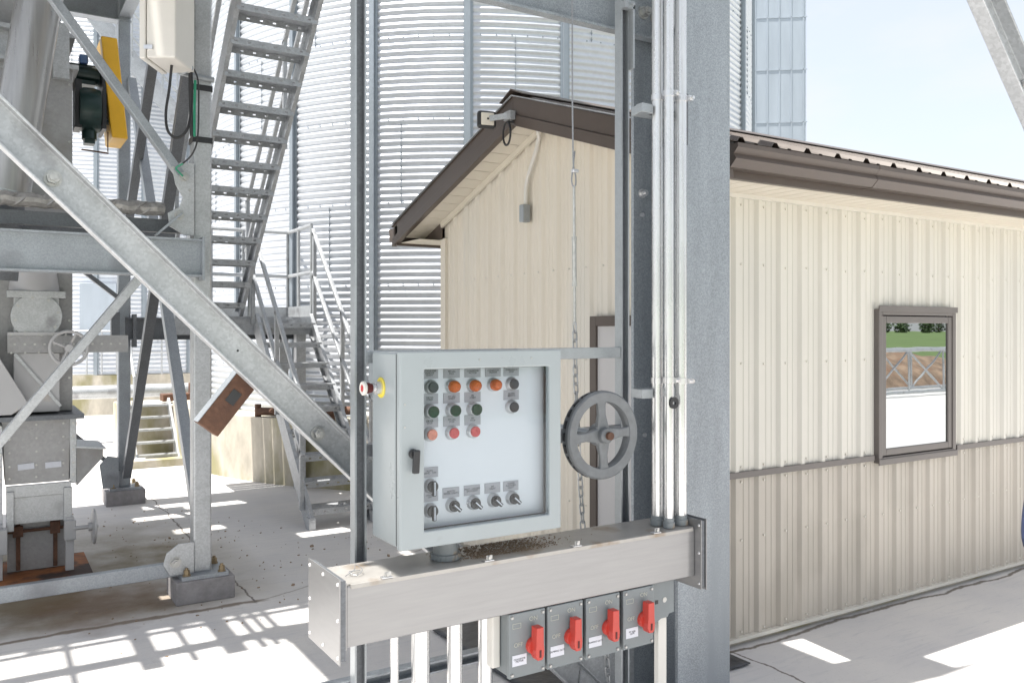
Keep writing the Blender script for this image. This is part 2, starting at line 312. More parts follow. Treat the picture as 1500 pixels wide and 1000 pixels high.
# dirt mound beyond the apron (mirrored in the window)
g = B(); cx, cy = 20.0, -11.5; nx = 70; ny = 30
def mh(i, j):
    x = (i/nx-.5)*24; y = (j/ny-.5)*6; e = max(0, 1-(x/12)**2-(y/3)**2); return (cx+x, cy+y, -.05+1.25*e**.6 + .22*e*noise.noise((x*1.3,y*1.3,1)) + .10*e*noise.noise((x*4,y*4,3)))
g.add([mh(i,j) for j in range(ny+1) for i in range(nx+1)], [(j*(nx+1)+i,j*(nx+1)+i+1,(j+1)*(nx+1)+i+1,(j+1)*(nx+1)+i) for j in range(ny) for i in range(nx)])
mo = g.build('dirt_mound', 'soil', smooth=True); tag(mo, 'long mound of brown excavated dirt at the field edge, mirrored in the window', 'dirt mound')
# pipe truss lying along the apron edge
tr = E('pipe_truss', 'white pipe lattice conveyor truss in front of the dirt mound, mirrored in the window', 'truss', (16,-6.6,0))
for yy in (-6.6,-7.5):
    for zz in (.12, 1.2): B().cyl((8,yy,zz),(26,yy,zz),.045,10).build('chord','galv_light',tr,smooth=True)
    k = 0
    for i in range(12):
        x = 8+1.5*i; b = B(); b.cyl((x,yy,.12),(x,yy,1.2),.028,8); b.cyl((x,yy,.12 if i%2 else 1.2),(x+1.5,yy,1.2 if i%2 else .12),.026,8); b.build('lattice_brace','galv_light',tr,smooth=True)
for i in range(13): B().cyl((8+1.5*i,-6.6,1.2),(8+1.5*i,-7.5,1.2),.02,6).build('cross_tube','galv_light',tr)
# tree line
def tree(x, y, h, seed, lab):
    rnd = random.Random(seed); t = E('field_tree', lab, 'tree', (x,y,hz(x,y)), 'trees along the far field edge'); z0 = hz(x,y)
    B().cyl((x,y,z0),(x,y,z0+h*.5),.25,8,.1).build('trunk','bark',t)
    c = B()
    for _ in range(420):
        a = rnd.uniform(0,6.28); u = rnd.random()**.5; zz = rnd.uniform(-1,1); rr = h*.42*u*math.sqrt(max(0,1-zz*zz)); p = Vector((x+rr*math.cos(a), y+rr*math.sin(a), z0+h*.36+zz*h*.44*(.6+.4*u)))
        s_ = rnd.uniform(.25,.6)*h/9; n1 = Vector([rnd.uniform(-1,1) for _ in range(3)]).normalized(); u1 = n1.orthogonal().normalized()*s_; v1 = n1.cross(u1)
        c.add([p+u1,p+v1,p-u1,p-v1],[(0,1,2,3)])
    c.build('crown','leaf',t)
for i in range(44):
    x = 60+i*3.4+random.uniform(-2,2); y = -118-random.uniform(0,10)
    tree(x, y, random.uniform(3.6,6.0), i, 'dark broadleaf tree in the far tree line beyond the field, mirrored in the window')

# ================================================================== SILOS
def silo(cx, cy, Rr, pitch, z0, z1, nst, ph, lab, fz, group=None, rf=.06):
    s = E('grain_silo', lab, 'silo', (cx,cy,0), group)
    g = B(); seg = 168; n = int((z1-z0)/pitch*6); am = pitch*.11
    for j in range(n+1):
        z = z0+(z1-z0)*j/n; r = Rr+am*math.sin(6.28318*(z-z0)/pitch)
        g.v += [(cx+r*math.cos(6.28318*i/seg), cy+r*math.sin(6.28318*i/seg), z) for i in range(seg)]
    g.f = [(j*seg+i, j*seg+(i+1)%seg, (j+1)*seg+(i+1)%seg, (j+1)*seg+i) for j in range(n) for i in range(seg)]
    g.build('corrugated_wall','silo',s,smooth=True)
    g = B(); g.cyl((cx,cy,z1),(cx,cy,z1+2.0),Rr+.1,48,.4); g.build('roof','sheet',s)
    g = B(); g.cyl((cx,cy,0),(cx,cy,fz),Rr+rf,96); g.build('foundation','wall_conc',s,smooth=True)
    for k in range(nst):
        a = ph+6.28318*k/nst; d = Vector((math.cos(a),math.sin(a),0)); t = Vector((-d.y,d.x,0)); b = Vector((cx,cy,0))
        if (b+d*Rr).length > b.length+1.2: continue
        q = B(); w_ = .052; q.prof([(-w_,.008),(-w_,.012),(-w_*.45,.014),(-w_*.45,.05),(w_*.45,.05),(w_*.45,.014),(w_,.012),(w_,.008)], b+d*Rr+Vector((0,0,z0)), b+d*Rr+Vector((0,0,z1)), t, d)
        q.build('stiffener','stiff',s)
    q = B(); rows = int((z1-z0)/(pitch*12))
    for k in range(rows):
        z = z0+pitch*12*(k+.62)
        for i in range(150):
            a = 6.28318*i/150; d = Vector((math.cos(a),math.sin(a),0)); p = Vector((cx,cy,z))+d*(Rr+am)
            if p.xy.length > Vector((cx,cy)).length+.5: continue
            q.obox(p, (-d.y,d.x,0), d, (0,0,1), .006,.006,.006)
        for i in range(nst):
            a = ph+6.28318*(i+.3+.18*(k%2))/nst; d = Vector((math.cos(a),math.sin(a),0))
            if (Vector((cx,cy,0))+d*Rr).length > Vector((cx,cy,0)).length+.5 or i%3 != k%3: continue
            for m_ in range(12):
                p = Vector((cx,cy,z+pitch*(m_+.25)))+d*(Rr+am); q.obox(p, (-d.y,d.x,0), d, (0,0,1), .006,.006,.006)
            q.obox(Vector((cx,cy,z+pitch*6))+d*(Rr+am*.3), (-d.y,d.x,0), d, (0,0,1), .0025,.004,pitch*6)
    q.build('sheet_bolts','stiff',s)
    return s
D1 = 13.2; C1 = CW(D1, -.036*D1)
a0 = math.atan2(-C1.y, -C1.x)
S1 = silo(C1.x, C1.y, 4.05, .075, .72, 8.2, 24, a0-R(2.0), 'large corrugated galvanized grain silo right behind the cream building', .72, rf=.42)
D2 = 20.66; C2 = CW(D2, -.452*D2)
S2 = silo(C2.x, C2.y, 3.9, .086, .8, 10.5, 28, math.atan2(-C2.y,-C2.x)+R(4), 'farther corrugated grain silo seen at left between the tower columns', .8)
# access door panel on far silo
def ons2(px, y, dr=0):
    """point on far silo surface seen along a pixel direction"""
    k = (px-750)/F; d = Vector((FX+FY*k, FY-FX*k)); c = Vector((C2.x,C2.y)); a = d.dot(d); bq = -2*d.dot(c); cq = c.dot(c)-(3.9+dr)**2
    t = (-bq-math.sqrt(max(0,bq*bq-4*a*cq)))/(2*a); return Vector((d.x*t, d.y*t, EYE+(HOR-y)/F*t))
p0 = ons2(118,415,.05); p1 = ons2(172,490,.05)
q = B(); n_ = Vector((p0.x-C2.x,p0.y-C2.y,0)).normalized(); q.obox(((p0+p1)/2)+n_*.03, (-n_.y,n_.x,0), n_, (0,0,1), (p1-p0).xy.length/2,.05,(p0.z-p1.z)/2)
q.build('access_panel','sheet',S2)
# stair climbing the far silo
st = E('silo_stair', 'thin galvanized stair with rails climbing the far silo wall', 'stair', tuple(ons2(285,560)))
pa = ons2(150,30,.35); pb = ons2(300,215,.35)
for off, nm in ((0,'stringer'),(.7,'stringer')):
    dd = Vector((-FX,-FY,0))*off; B().bar(pa+dd, pb+dd, .04, .22).build(nm,'galv_light',st)
for zz in (.55,1.05): B().cyl(pa+Vector((-FX*.7,-FY*.7,zz)), pb+Vector((-FX*.7,-FY*.7,zz)), .018, 6).build('handrail','galv_light',st)
q = B()
for i in range(8):
    p = pa.lerp(pb,i/7)+Vector((-FX*.7,-FY*.7,0)); q.cyl(p, p+Vector((0,0,1.05)), .018, 6)
q.each('rail_post','galv_light',st)
pc = pb+Vector((0,0,0)); q = B()
for t_ in range(3): q.cyl(ons2(236+t_*18,330,.6), ons2(262+t_*14,150,.6), .018, 6)
q.each('support_rod','galv_light',st)
# railing on far foundation
rl = E('far_railing','pale pipe railing on the far silo foundation behind the left column','railing',tuple(ons2(140,560,.3)))
q = B()
for i in range(8):
    p = ons2(105+i*22,548,.25); q.cyl(p,p+Vector((0,0,.85)),.017,6)
q.each('post','galv_light',rl)
for zz in (.45,.85):
    q = B(); q.tube([ons2(105+i*22,548,.25)+Vector((0,0,zz)) for i in range(8)], .016, 6); q.build('handrail','galv_light',rl)
fd = E('footing_pipes','rusty short pipes and bolts lying on the wide silo footing behind the stair','pipes',(3.0,9.4,.72))
for i,(xx,yy,ll,mm_) in enumerate(((2.60,9.55,.30,'rust'),(2.78,9.25,.34,'box_cream'),(2.98,8.98,.32,'rust'),(3.16,8.72,.28,'rust'),(3.36,8.50,.22,'box_cream'))):
    B().cyl((xx,yy,.78+.05*(i%2)),(xx+ll*.6,yy-ll*.6,.78+.05*(i%2)),.045,14).build('pipe',mm_,fd,smooth=True)
    B().cyl((xx,yy,.72),(xx,yy,.86),.035,12).build('stub','rust',fd,smooth=True)
# sheet metal tower at right behind silo
tw = E('sheet_metal_tower','tall flat-sheeted galvanized tower with horizontal seams, behind the silo on the right','tower',(0,0,0))
T0 = CW(17, .3475*17); T1 = CW(17.2, .22*17.2); dx = (T1-T0).normalized(); dy = Vector((-dx.y,dx.x,0))
if dy.dot(Vector((FX,FY,0))) < 0: dy = -dy
tw.location = T0
q = B(); q.obox((T0+T1)/2+dy*.8+Vector((0,0,8)), dx, dy, (0,0,1), (T1-T0).length/2, .8, 8); q.build('wall','sheet',tw)
q = B()
for i in range(8):
    p = T0+dx*(.06+i*.235)-dy*.004; q.obox(p+Vector((0,0,8)), dx, dy, (0,0,1), .012, .008, 8)
q.build('vertical_rib','sheet',tw)
for k in range(15): B().obox((T0+T1)/2-dy*.004+Vector((0,0,.6+1.055*k)), dx, dy, (0,0,1), (T1-T0).length/2+.02, .008, .012).build('seam_flange','sheet',tw)

# ================================================================== BUILDING
BX, BF, BK = 3.15, 3.20, 6.08; RX, RF, RB, RY = 2.90, 2.80, 6.50, 4.64; BXE = 9.4; EZ, PZ = 2.555, 3.18
bl = E('cream_building','small cream ribbed-metal building with a brown roof at the right','building',(BX,BF,0))
def ribprof(L, sp=.175, h=.019):
    pts = [(0,0)]; u = .04
    while u < L-.09:
        pts += [(u,0),(u+.016,h),(u+.04,h),(u+.056,0),(u+.088,0),(u+.092,h*.2),(u+.102,h*.2),(u+.106,0),(u+.131,0),(u+.135,h*.2),(u+.145,h*.2),(u+.149,0)]; u += sp
    pts.append((L,0)); return pts
WX0, WX1, WZ0, WZ1 = 4.583, 5.397, .875, 1.81
def front(z0, z1, hole=False):
    q = B(); P = ribprof(BXE-BX)
    for (a,h0),(b,h1) in zip(P,P[1:]):
        xa, xb = BX+a, BX+b
        segs = [(z0,z1)]
        if xa > WX0+.02 and xb < WX1-.02: segs = [(z0,min(z1,WZ0+.02)),(max(z0,WZ1-.02),z1)]
        for s0,s1 in segs:
            if s1-s0 > .001: q.add([(xa,BF-h0,s0),(xb,BF-h1,s0),(xb,BF-h1,s1),(xa,BF-h0,s1)],[(0,1,2,3)])
    return q
front(.04,.895).build('wainscot','wainscot',bl); front(.925,2.44).build('front_wall','cream_front',bl)
rof = lambda y: EZ-.13+(PZ-EZ)*(1-abs(y-RY)/(RY-RF))      # underside of roof at gable
q = B(); P = ribprof(BK-BF)
for (a,h0),(b,h1) in zip(P,P[1:]):
    ya, yb = BF+a, BF+b; 
    q.add([(BX-h0,ya,.04),(BX-h1,yb,.04),(BX-h1,yb,rof(yb)),(BX-h0,ya,rof(ya))],[(0,1,2,3)])
q.build('gable_wall','cream',bl)
q = B(); q.box(BX-.024,BX+.05,BF-.024,BF+.05,.04,2.42); q.box(BX-.024,BX+.05,BK-.05,BK+.03,.04,2.42); q.each('corner_trim','cream',bl,bevel=.003)
q = B(); q.box(BX,BXE,BK,BK+.02,0,2.42); q.add([(BXE,BF,0),(BXE,BK,0),(BXE,BK,2.4),(BXE,RY,3.1),(BXE,BF,2.4)],[(0,1,2,3,4)]); q.build('rear_walls','cream',bl)
q = B(); q.box(BX+.01,BXE,BF+.01,BF+.04,0,.04); q.box(BX+.012,BX+.04,BF+.04,BK,0,.04); q.build('foundation','wall_conc',bl)
q = B(); q.box(BX-.01,BXE,BF-.030,BF+.005,.030,.048); q.build('base_trim','cream_front',bl)
q = B(); q.box(BX,WX0-.03,BF-.026,BF-.001,.894,.926); q.box(WX1+.03,BXE,BF-.026,BF-.001,.894,.926); q.each('rail_trim','brown_lt',bl)
q = B(); q.box(BX,BXE,BF-.028,BF-.001,2.385,2.44); q.build('frieze_trim','cream_front',bl)
q = B()
for zz in (.07,.56,.868,.952,1.50,2.03,2.355):
    i = 0; x = BX+.115
    while x < BXE:
        if not (WX0-.06 < x < WX1+.06 and WZ0-.06 < zz < WZ1+.06): q.hexb((x,BF-.001,zz+random.uniform(-.006,.006)),(0,-1,0),.0062,.006)
        x += .175
for zz in (2.07,1.5,.6):
    y = BF+.115
    while y < BK: q.hexb((BX-.001,y,zz),(-1,0,0),.0062,.006); y += .175
q.build('screws','cream_front',bl)
# rake trim under soffit on the gable
for s_, (ya,yb) in enumerate(((BF,RY),(RY,BK))):
    B().bar((BX-.03,ya,rof(ya)-.03),(BX-.03,yb,rof(yb)-.03),.02,.055).build('gable_trim','soffit',bl)
# roof sheets with ribs
for ya,yb in ((RF,RY),(RB,RY)):
    q = B(); n_ = int((BXE-RX)/.23); P = []
    for i in range(n_): u = RX+.03+i*.23; P += [(u,0),(u+.018,.022),(u+.038,.022),(u+.056,0),(u+.11,0),(u+.115,.005),(u+.135,.005),(u+.14,0)]
    P = [(RX-.01,0)]+P+[(BXE+.2,0)]
    yo = ya+(-.05 if ya < yb else .05); zo = EZ-.05*(PZ-EZ)/(RY-RF)
    for (a,h0),(b,h1) in zip(P,P[1:]): q.add([(a,yo,zo+h0+.008),(b,yo,zo+h1+.008),(b,yb,PZ+h1+.008),(a,yb,PZ+h0+.008)],[(0,1,2,3)])
    q.build('roof_sheet','brown',bl,solid=.003)
q = B(); q.prof([(-.14,-.035),(0,.02),(.14,-.035),(.14,-.030),(0,.03),(-.14,-.030)],(RX-.02,RY,PZ+.028),(BXE+.2,RY,PZ+.028),(0,1,0),(0,0,1)); q.build('ridge_cap','brown',bl)
# pale edge flashing along rake
for ya,yb,za,zb in ((RF-.03,RY,EZ,PZ),(RB+.03,RY,EZ,PZ)):
    B().bar((RX-.004,ya,za+.016),(RX-.004,yb,zb+.016),.024,.007).build('rake_flashing','galv_light',bl)
    q = B(); s_ = (zb-za)/abs(yb-ya)
    def strip(x0,x1,h0,h1): q.add([(x0,ya,za+h0),(x0,yb,zb+h0),(x0,yb,zb+h1),(x0,ya,za+h1),(x1,ya,za+h0),(x1,yb,zb+h0),(x1,yb,zb+h1),(x1,ya,za+h1)],[(0,1,2,3),(7,6,5,4),(0,4,5,1),(3,2,6,7),(0,3,7,4),(1,5,6,2)])
    strip(RX,RX+.03,-.105,.008); strip(RX-.014,RX+.03,-.175,-.1055)
    q.build('rake_fascia','brown',bl,bevel=.003)
# soffits
def soff(pts, nrm):
    q = B(); q.add(pts,[(0,1,2,3)]); return q
for ya,yb in ((RF,RY),(RB,RY)):
    n_ = 15
    for i in range(n_):
        y0 = ya+(yb-ya)*i/n_; y1 = ya+(yb-ya)*(i+1)/n_-(.007 if yb > ya else -.007)
        if i == 0:
            q = B(); continue
        z0 = EZ-.15+(PZ-EZ)*i/n_; z1 = EZ-.15+(PZ-EZ)*(i+.97)/n_
        q.add([(RX+.031,y0,z0),(BX,y0,z0),(BX,y1,z1),(RX+.031,y1,z1)],[(0,1,2,3)])
    q.build('rake_soffit','soffit',bl,solid=.004)
q = B(); x = RX+.04
while x < BXE: q.box(x,x+.098,RF+.05,BF-.002,2.404,2.41); x += .105
q.build('eave_soffit','soffit',bl)
q = B(); x = RX+.04
while x < BXE: q.box(x,x+.098,BK+.03,RB-.05,2.404,2.41); x += .105
q.build('eave_soffit','soffit',bl)
q = B(); q.box(RX+.03,BXE,RF+.02,RF+.05,2.39,EZ-.02); q.build('eave_fascia','brown',bl)
q = B(); q.box(RX,BXE,RB-.05,RB+.0,2.385,EZ-.01); q.build('eave_fascia','brown',bl)
gp = [(0,.0),(-.065,0),(-.10,.035),(-.085,.06),(-.11,.085),(-.11,.105),(-.104,.105),(-.104,.088),(-.079,.062),(-.092,.037),(-.062,.006),(0,.006)]
q = B(); q.prof(gp,(RX-.005,RF+.019,2.425),(BXE,RF+.019,2.425),(0,1,0),(0,0,1)); q.prof([(0,.0),(-.065,0),(-.10,.035),(-.085,.06),(-.11,.085),(-.11,.105),(0,.105)],(RX-.008,RF+.019,2.425),(RX-.005,RF+.019,2.425),(0,1,0),(0,0,1))
q.prof([(x_*1.03+.001,z_*1.04-.002) for x_,z_ in gp],(3.93,RF+.019,2.425),(3.96,RF+.019,2.425),(0,1,0),(0,0,1)); q.build('gutter','brown',bl)
q = B(); q.prof([(-a,b) for a,b in [(0,.0),(-.065,0),(-.10,.035),(-.085,.06),(-.11,.085),(-.11,.105),(0,.105)]],(RX-.005,RB,2.425),(BXE,RB,2.425),(0,1,0),(0,0,1)); q.box(RX-.002,RX+.03,RB-.01,RB+.105,2.425,2.53); q.build('gutter','brown',bl)
q = B(); q.box(BX+.02,BXE,BF+.01,BK-.05,2.42,2.43); q.build('ceiling','soffit',bl)
B().box(BX-.035,BX-.025,BK-.01,RB-.052,2.412,2.56).build('fascia_return','brown',bl)
# window
wd = B(); f = .045
def frame(q,x0,x1,z0,z1,w_,y0,y1):
    q.box(x0,x0+w_,y0,y1,z0,z1); q.box(x1-w_,x1,y0,y1,z0,z1); q.box(x0+w_,x1-w_,y0,y1,z1-w_,z1); q.box(x0+w_,x1-w_,y0,y1,z0,z0+w_)
frame(wd,WX0,WX1,WZ0,WZ1,.036,BF-.036,BF+.02); wdo = wd.build('window','brown_lt',bl,bevel=.004)
q = B(); frame(q,WX0+.038,WX1-.038,WZ0+.042,WZ1-.042,.042,BF-.030,BF+.03); q.build('sash','brown_lt',wdo,bevel=.004)
q = B(); q.box(WX0+.07,WX1-.07,BF-.020,BF-.014,WZ0+.075,WZ1-.075); q.build('pane','glass_mirror',wdo)
q = B(); q.box(WX0-.008,WX1+.008,BF-.044,BF-.0365,WZ0-.010,WZ0+.026); q.box(WX0-.008,WX1+.008,BF-.044,BF-.0365,WZ1-.016,WZ1+.020); q.each('trim','brown_lt',wdo,bevel=.002)
# gable door
q = B(); dY0, dY1, dZ = 3.30, 4.09, 1.765
q.box(BX-.05,BX-.0195,dY0,dY0+.06,.02,dZ); q.box(BX-.05,BX-.0195,dY1-.06,dY1,.02,dZ); q.box(BX-.05,BX-.0195,dY0+.06,dY1-.06,dZ-.06,dZ); df = q.build('door','brown',bl,bevel=.003)
q = B(); q.box(BX-.034,BX-.0195,dY0+.06,dY1-.06,.03,dZ-.06); q.build('leaf','doorp',df)
# floodlight on the ridge end
fl = E('floodlight','small black-rimmed floodlight on a silver arm at the gable peak','light',(2.72,4.70,3.03))
fr_ = Vector((FX,FY,0)).normalized(); rt_ = Vector((FY,-FX,0)).normalized(); fc = Vector((2.745,4.715,3.035))
tl = (fr_*.95-rt_*.3).normalized(); tr_ = Vector((tl.y,-tl.x,0))
q = B(); q.obox(fc, tr_, tl, (0,0,1), .062,.026,.056); q.build('housing','black',fl,bevel=.018)
q = B(); q.obox(fc-tl*.027, tr_, tl, (0,0,1), .043,.006,.040); q.build('rear_plate','soffit',fl,bevel=.010)
q = B(); q.cyl(fc-tl*.034, fc-tl*.036, .007, 10); q.build('mount_hole','black',fl)
q = B(); q.bar(tuple(fc-tl*.04+tr_*.01),(2.885,4.60,3.062),.012,.036); q.obox((2.86,4.62,3.055),(1,0,0),(0,1,0),(0,0,1),.02,.04,.028); q.build('bracket_arm','galv_light',fl,bevel=.002)
pts = [(2.86,4.62,3.02)]+[(2.84+.0*i,4.62+.045*math.sin(a)*1.0,2.94-.075*math.cos(a)+.0) for i,a in enumerate([R(x) for x in range(-170,171,20)])]+[(2.9,4.6,3.02)]
B().tube(pts,.007,6).build('cable_loop','rope',fl,smooth=True)
# conduit on gable
gc = E('gable_conduit','white bent conduit with a small grey box high on the gable wall','conduit',(3.10,4.81,2.44))
B().tube([(2.96,4.62,3.03),(3.03,4.61,3.035),(3.075,4.62,3.01),(3.10,4.64,2.95),(3.105,4.68,2.87),(3.105,4.74,2.78),(3.105,4.785,2.70),(3.105,4.805,2.64),(3.105,4.81,2.5)],.0135,10).build('pipe','box_cream',gc,smooth=True)
B().box(3.07,3.13,4.785,4.84,2.41,2.53).build('junction_box','strut',gc,bevel=.008)

# ================================================================== CONCRETE / PIPES FAR LEFT
q = B(); q.box(1.55,3.0,12.15,13.2,0,.68); tag(q.build('concrete_block','wall_conc',bevel=.02),'low concrete block behind the small steps at far left','block')
pp = E('large_pipe','wide pale horizontal pipe running low behind the left columns','pipe',(0,14.1,0))
B().cyl((-2,14.1,.76),(4,14.1,.76),.10,20).build('pipe','galv_light',pp,smooth=True)
q = B()
for x in (1.85,2.05): q.cyl((x,14.1,.76),(x+.02,14.1,.76),.115,20)
for x in (-1.5,.6,2.6): q.box(x-.04,x+.04,14.06,14.14,0,.66)
q.build('supports','galv',pp)
q = B(); q.obox((2.35,12.5,.76),(1,.1,0),(0,1,0),(0,0,1),.28,.12,.05); q.obox((2.5,12.5,.86),(1,0,0),(0,1,0),(0,0,1),.06,.06,.09); tag(q.build('rusty_fitting','rust',bevel=.01),'rusty pipe fitting lying on the concrete block by the small steps','fitting')
ss = E('small_steps','small pale four-tread steel steps leading up to the concrete block','steps',(1.85,11.5,0))
for x in (1.60,2.10): B().bar((x,11.35,0.0),(x,12.14,.74),.03,.12).build('stringer','galv_light',ss)
for i in range(5): B().box(1.62,2.08,11.38+i*.16,11.52+i*.16,.10+i*.145,.125+i*.145).build('tread','galv_light',ss)
q = B(); q.cyl((1.58,11.4,.1),(1.58,11.4,1.1),.018,8); q.cyl((1.58,12.1,.7),(1.58,12.1,1.75),.018,8); q.cyl((1.58,11.4,1.1),(1.58,12.1,1.75),.018,8); q.build('handrail','galv_light',ss)
B().box(1.50,2.20,11.15,11.36,0,.09).build('footing','wall_conc',ss)

# ================================================================== SUPPORT TOWER (left)
TX = 1.166
tb = E('support_tower','galvanized steel support tower framing the grain machinery at left','tower',(TX,5.61,0))
def hss(x,y,z0,z1,w_=.112): return B().box(x-w_/2,x+w_/2,y-w_/2,y+w_/2,z0,z1)
for x,y in ((TX,5.61),(TX-.008,9.05),(-2.3,5.61),(-2.3,9.05)):
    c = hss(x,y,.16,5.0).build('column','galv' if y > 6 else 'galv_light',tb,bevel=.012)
    q = B(); q.box(x-.14,x+.14,y-.14,y+.14,.141,.165); q.build('base_plate','galv',c)
    q = B()
    for a,b in ((-.105,-.105),(.105,-.105),(.105,.105),(-.105,.105)): q.nut((x+a,y+b,.165),(0,0,1),.018,.035)
    q.each('anchor_bolt','bolt_tan',c,k=3)
for i,(x,y,l_) in enumerate(((TX,5.61,'grey grout plinth under the nearest left tower column'),(TX-.008,9.05,'grey grout plinth under the farther left tower column'),(-2.3,5.61,'grey plinth under the tower column outside the left edge, near row'),(-2.3,9.05,'grey plinth under the tower column outside the left edge, far row'))):
    tag(B().box(x-.175,x+.175,y-.16,y+.17,0,.14).build('column_plinth','plinth',bevel=.006), l_, 'plinth')
UZ = (0,0,1)
# beam in front of the near column
q = B(); q.prof(ibeam(.232,.10,.008,.012),(-2.4,5.49,2.126),(1.14,5.49,2.126),(0,1,0),UZ); q.build('beam','galv',tb)
B().box(1.14,1.155,5.43,5.55,1.99,2.255).build('end_plate','galv',tb)
# upper beams + deck
for y,zz in ((9.05,4.82),(5.61,4.85)):
    q = B(); q.prof(ibeam(.26,.13,.01,.014),(-2.4,y,zz),(1.22,y,zz),(0,1,0),UZ); q.build('beam','galv',tb)
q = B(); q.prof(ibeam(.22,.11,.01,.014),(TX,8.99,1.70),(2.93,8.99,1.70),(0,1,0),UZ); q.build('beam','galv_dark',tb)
for x in (TX,-2.3):
    q = B(); q.prof(ibeam(.22,.11,.01,.014),(x,5.65,4.84),(x,9.0,4.84),(1,0,0),UZ); q.build('beam','galv',tb)
def brace(p0,p1,a=.09,m='galv',t=.008,flip=1,out=(0,-1,0)):
    p0 = Vector(p0); p1 = Vector(p1); d = (p1-p0).normalized(); o = Vector(out); u = d.cross(o).normalized()*flip
    q = B(); q.prof(angle(a,t),p0,p1,u,-o); return q.build('brace',m,tb)
# X bracing in the near face (thin tube) and side face
B().bar((1.045,5.56,2.63),(.02,5.56,4.03),.05,.075,(0,1,0)).build('brace','galv',tb,bevel=.004)
B().bar((.90,5.56,2.13),(-.75,5.56,-.02+.0),.05,.085,(0,1,0)).build('brace','galv_light',tb,bevel=.004)
B().bar((1.03,5.58,.20),(-2.2,5.58,.16),.05,.088,(0,0,1)).build('brace','galv',tb,bevel=.004)
def sb(y0,z0,y1,z1,m,off=0): B().bar((TX+off,y0,z0),(TX+off,y1,z1),.012,.085,(1,0,0)).build('brace',m,tb); B().bar((TX+off+.0,y0,z0),(TX+off,y1,z1),.075,.010,(1,0,0)).build('brace',m,tb)
def sb(y0,z0,y1,z1,m,off=0):
    p0 = Vector((TX+off,y0,z0)); p1 = Vector((TX+off,y1,z1)); d = (p1-p0).normalized(); n = Vector((1,0,0)); u = d.cross(n).normalized()
    q = B(); q.prof(angle(.075,.008),p0,p1,n,u); q.build('brace',m,tb)
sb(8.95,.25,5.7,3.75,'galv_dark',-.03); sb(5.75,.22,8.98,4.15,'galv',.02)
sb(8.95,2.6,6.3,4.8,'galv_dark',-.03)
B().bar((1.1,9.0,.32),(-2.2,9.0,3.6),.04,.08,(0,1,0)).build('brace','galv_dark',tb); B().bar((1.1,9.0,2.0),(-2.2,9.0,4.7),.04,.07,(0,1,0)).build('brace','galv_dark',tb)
# gusset plates on the near column
def gusset(pts, y, th, m='galv_light'):
    q = B(); n = len(pts); q.add([(a,y,b) for a,b in pts]+[(a,y+th,b) for a,b in pts],[tuple(range(n)),tuple(range(n,2*n))[::-1]]+[(i,(i+1)%n,n+(i+1)%n,n+i) for i in range(n)])
    return q.build('gusset',m,tb,bevel=.002)
gusset([(1.11,2.72),(1.11,2.27),(1.05,2.27),(.965,2.32),(.955,2.40),(1.02,2.44),(1.045,2.50),(1.0,2.58),(.985,2.66),(1.03,2.72)],5.525,.012)
q = B()
for x,z in ((1.05,2.63),(1.02,2.39)): q.nut((x,5.525,z),(0,-1,0),.022,.03)
for x,z in ((1.085,2.55),(.985,2.68)): q.cyl((x,5.524,z),(x,5.516,z),.009,8)
q.each('gusset_bolt','zinc',tb,k=3)
gusset([(1.11,.17),(1.11,.36),(1.02,.36),(.95,.31),(.93,.24),(.97,.17)],5.535,.012)
B().nut((1.0,5.535,.25),(0,-1,0),.026,.03).build('gusset_bolts','zinc',tb)
gusset([(1.10,.17),(1.10,.46),(1.0,.48),(.93,.40),(.96,.17)],8.93,.012,'galv')
B().box(1.03,1.105,8.90,8.99,1.52,1.86).build('clip_angle','galv_dark',tb); B().box(1.225,1.26,8.93,9.04,1.52,1.84).build('clip_angle','galv_dark',tb)
# upper deck (plank grating with gaps), casts the shade over the slab
q = B(); y = 5.35
while y < 9.2:
    xx = -2.4
    while xx < 1.29:
        L_ = min(random.uniform(.25,.8), 1.30-xx)
        if not (6.9 < y < 7.05) and random.random() > .05: q.box(xx,xx+L_,y,y+.1645,4.985,5.02)
        xx += L_
    y += .165
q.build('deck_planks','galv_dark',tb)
q = B()
for x in (-2.0,-1.0,0,1.0): q.box(x-.03,x+.03,5.35,9.2,4.99-.008,4.984)
for zz in (5.5,5.95): q.cyl((-2.4,5.33,zz),(1.3,5.33,zz),.022,8); q.cyl((1.3,5.33,zz),(1.3,9.2,zz),.022,8)
for i in range(6): q.cyl((-2.3+.72*i,5.33,5.0),(-2.3+.72*i,5.33,5.95),.022,8); q.cyl((1.3,5.4+.74*i,5.0),(1.3,5.4+.74*i,5.95),.022,8)
q.build('deck_railing','galv',tb)
# inner platform beams (dark, behind the front beam)
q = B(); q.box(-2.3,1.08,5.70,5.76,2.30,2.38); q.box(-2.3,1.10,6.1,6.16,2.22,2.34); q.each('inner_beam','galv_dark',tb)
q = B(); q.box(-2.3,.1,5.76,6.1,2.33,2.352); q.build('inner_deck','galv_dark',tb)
B().bar((.88,5.50,2.255),(1.03,5.50,2.40),.012,.055,(0,1,0)).build('clip_angle','galv',tb)
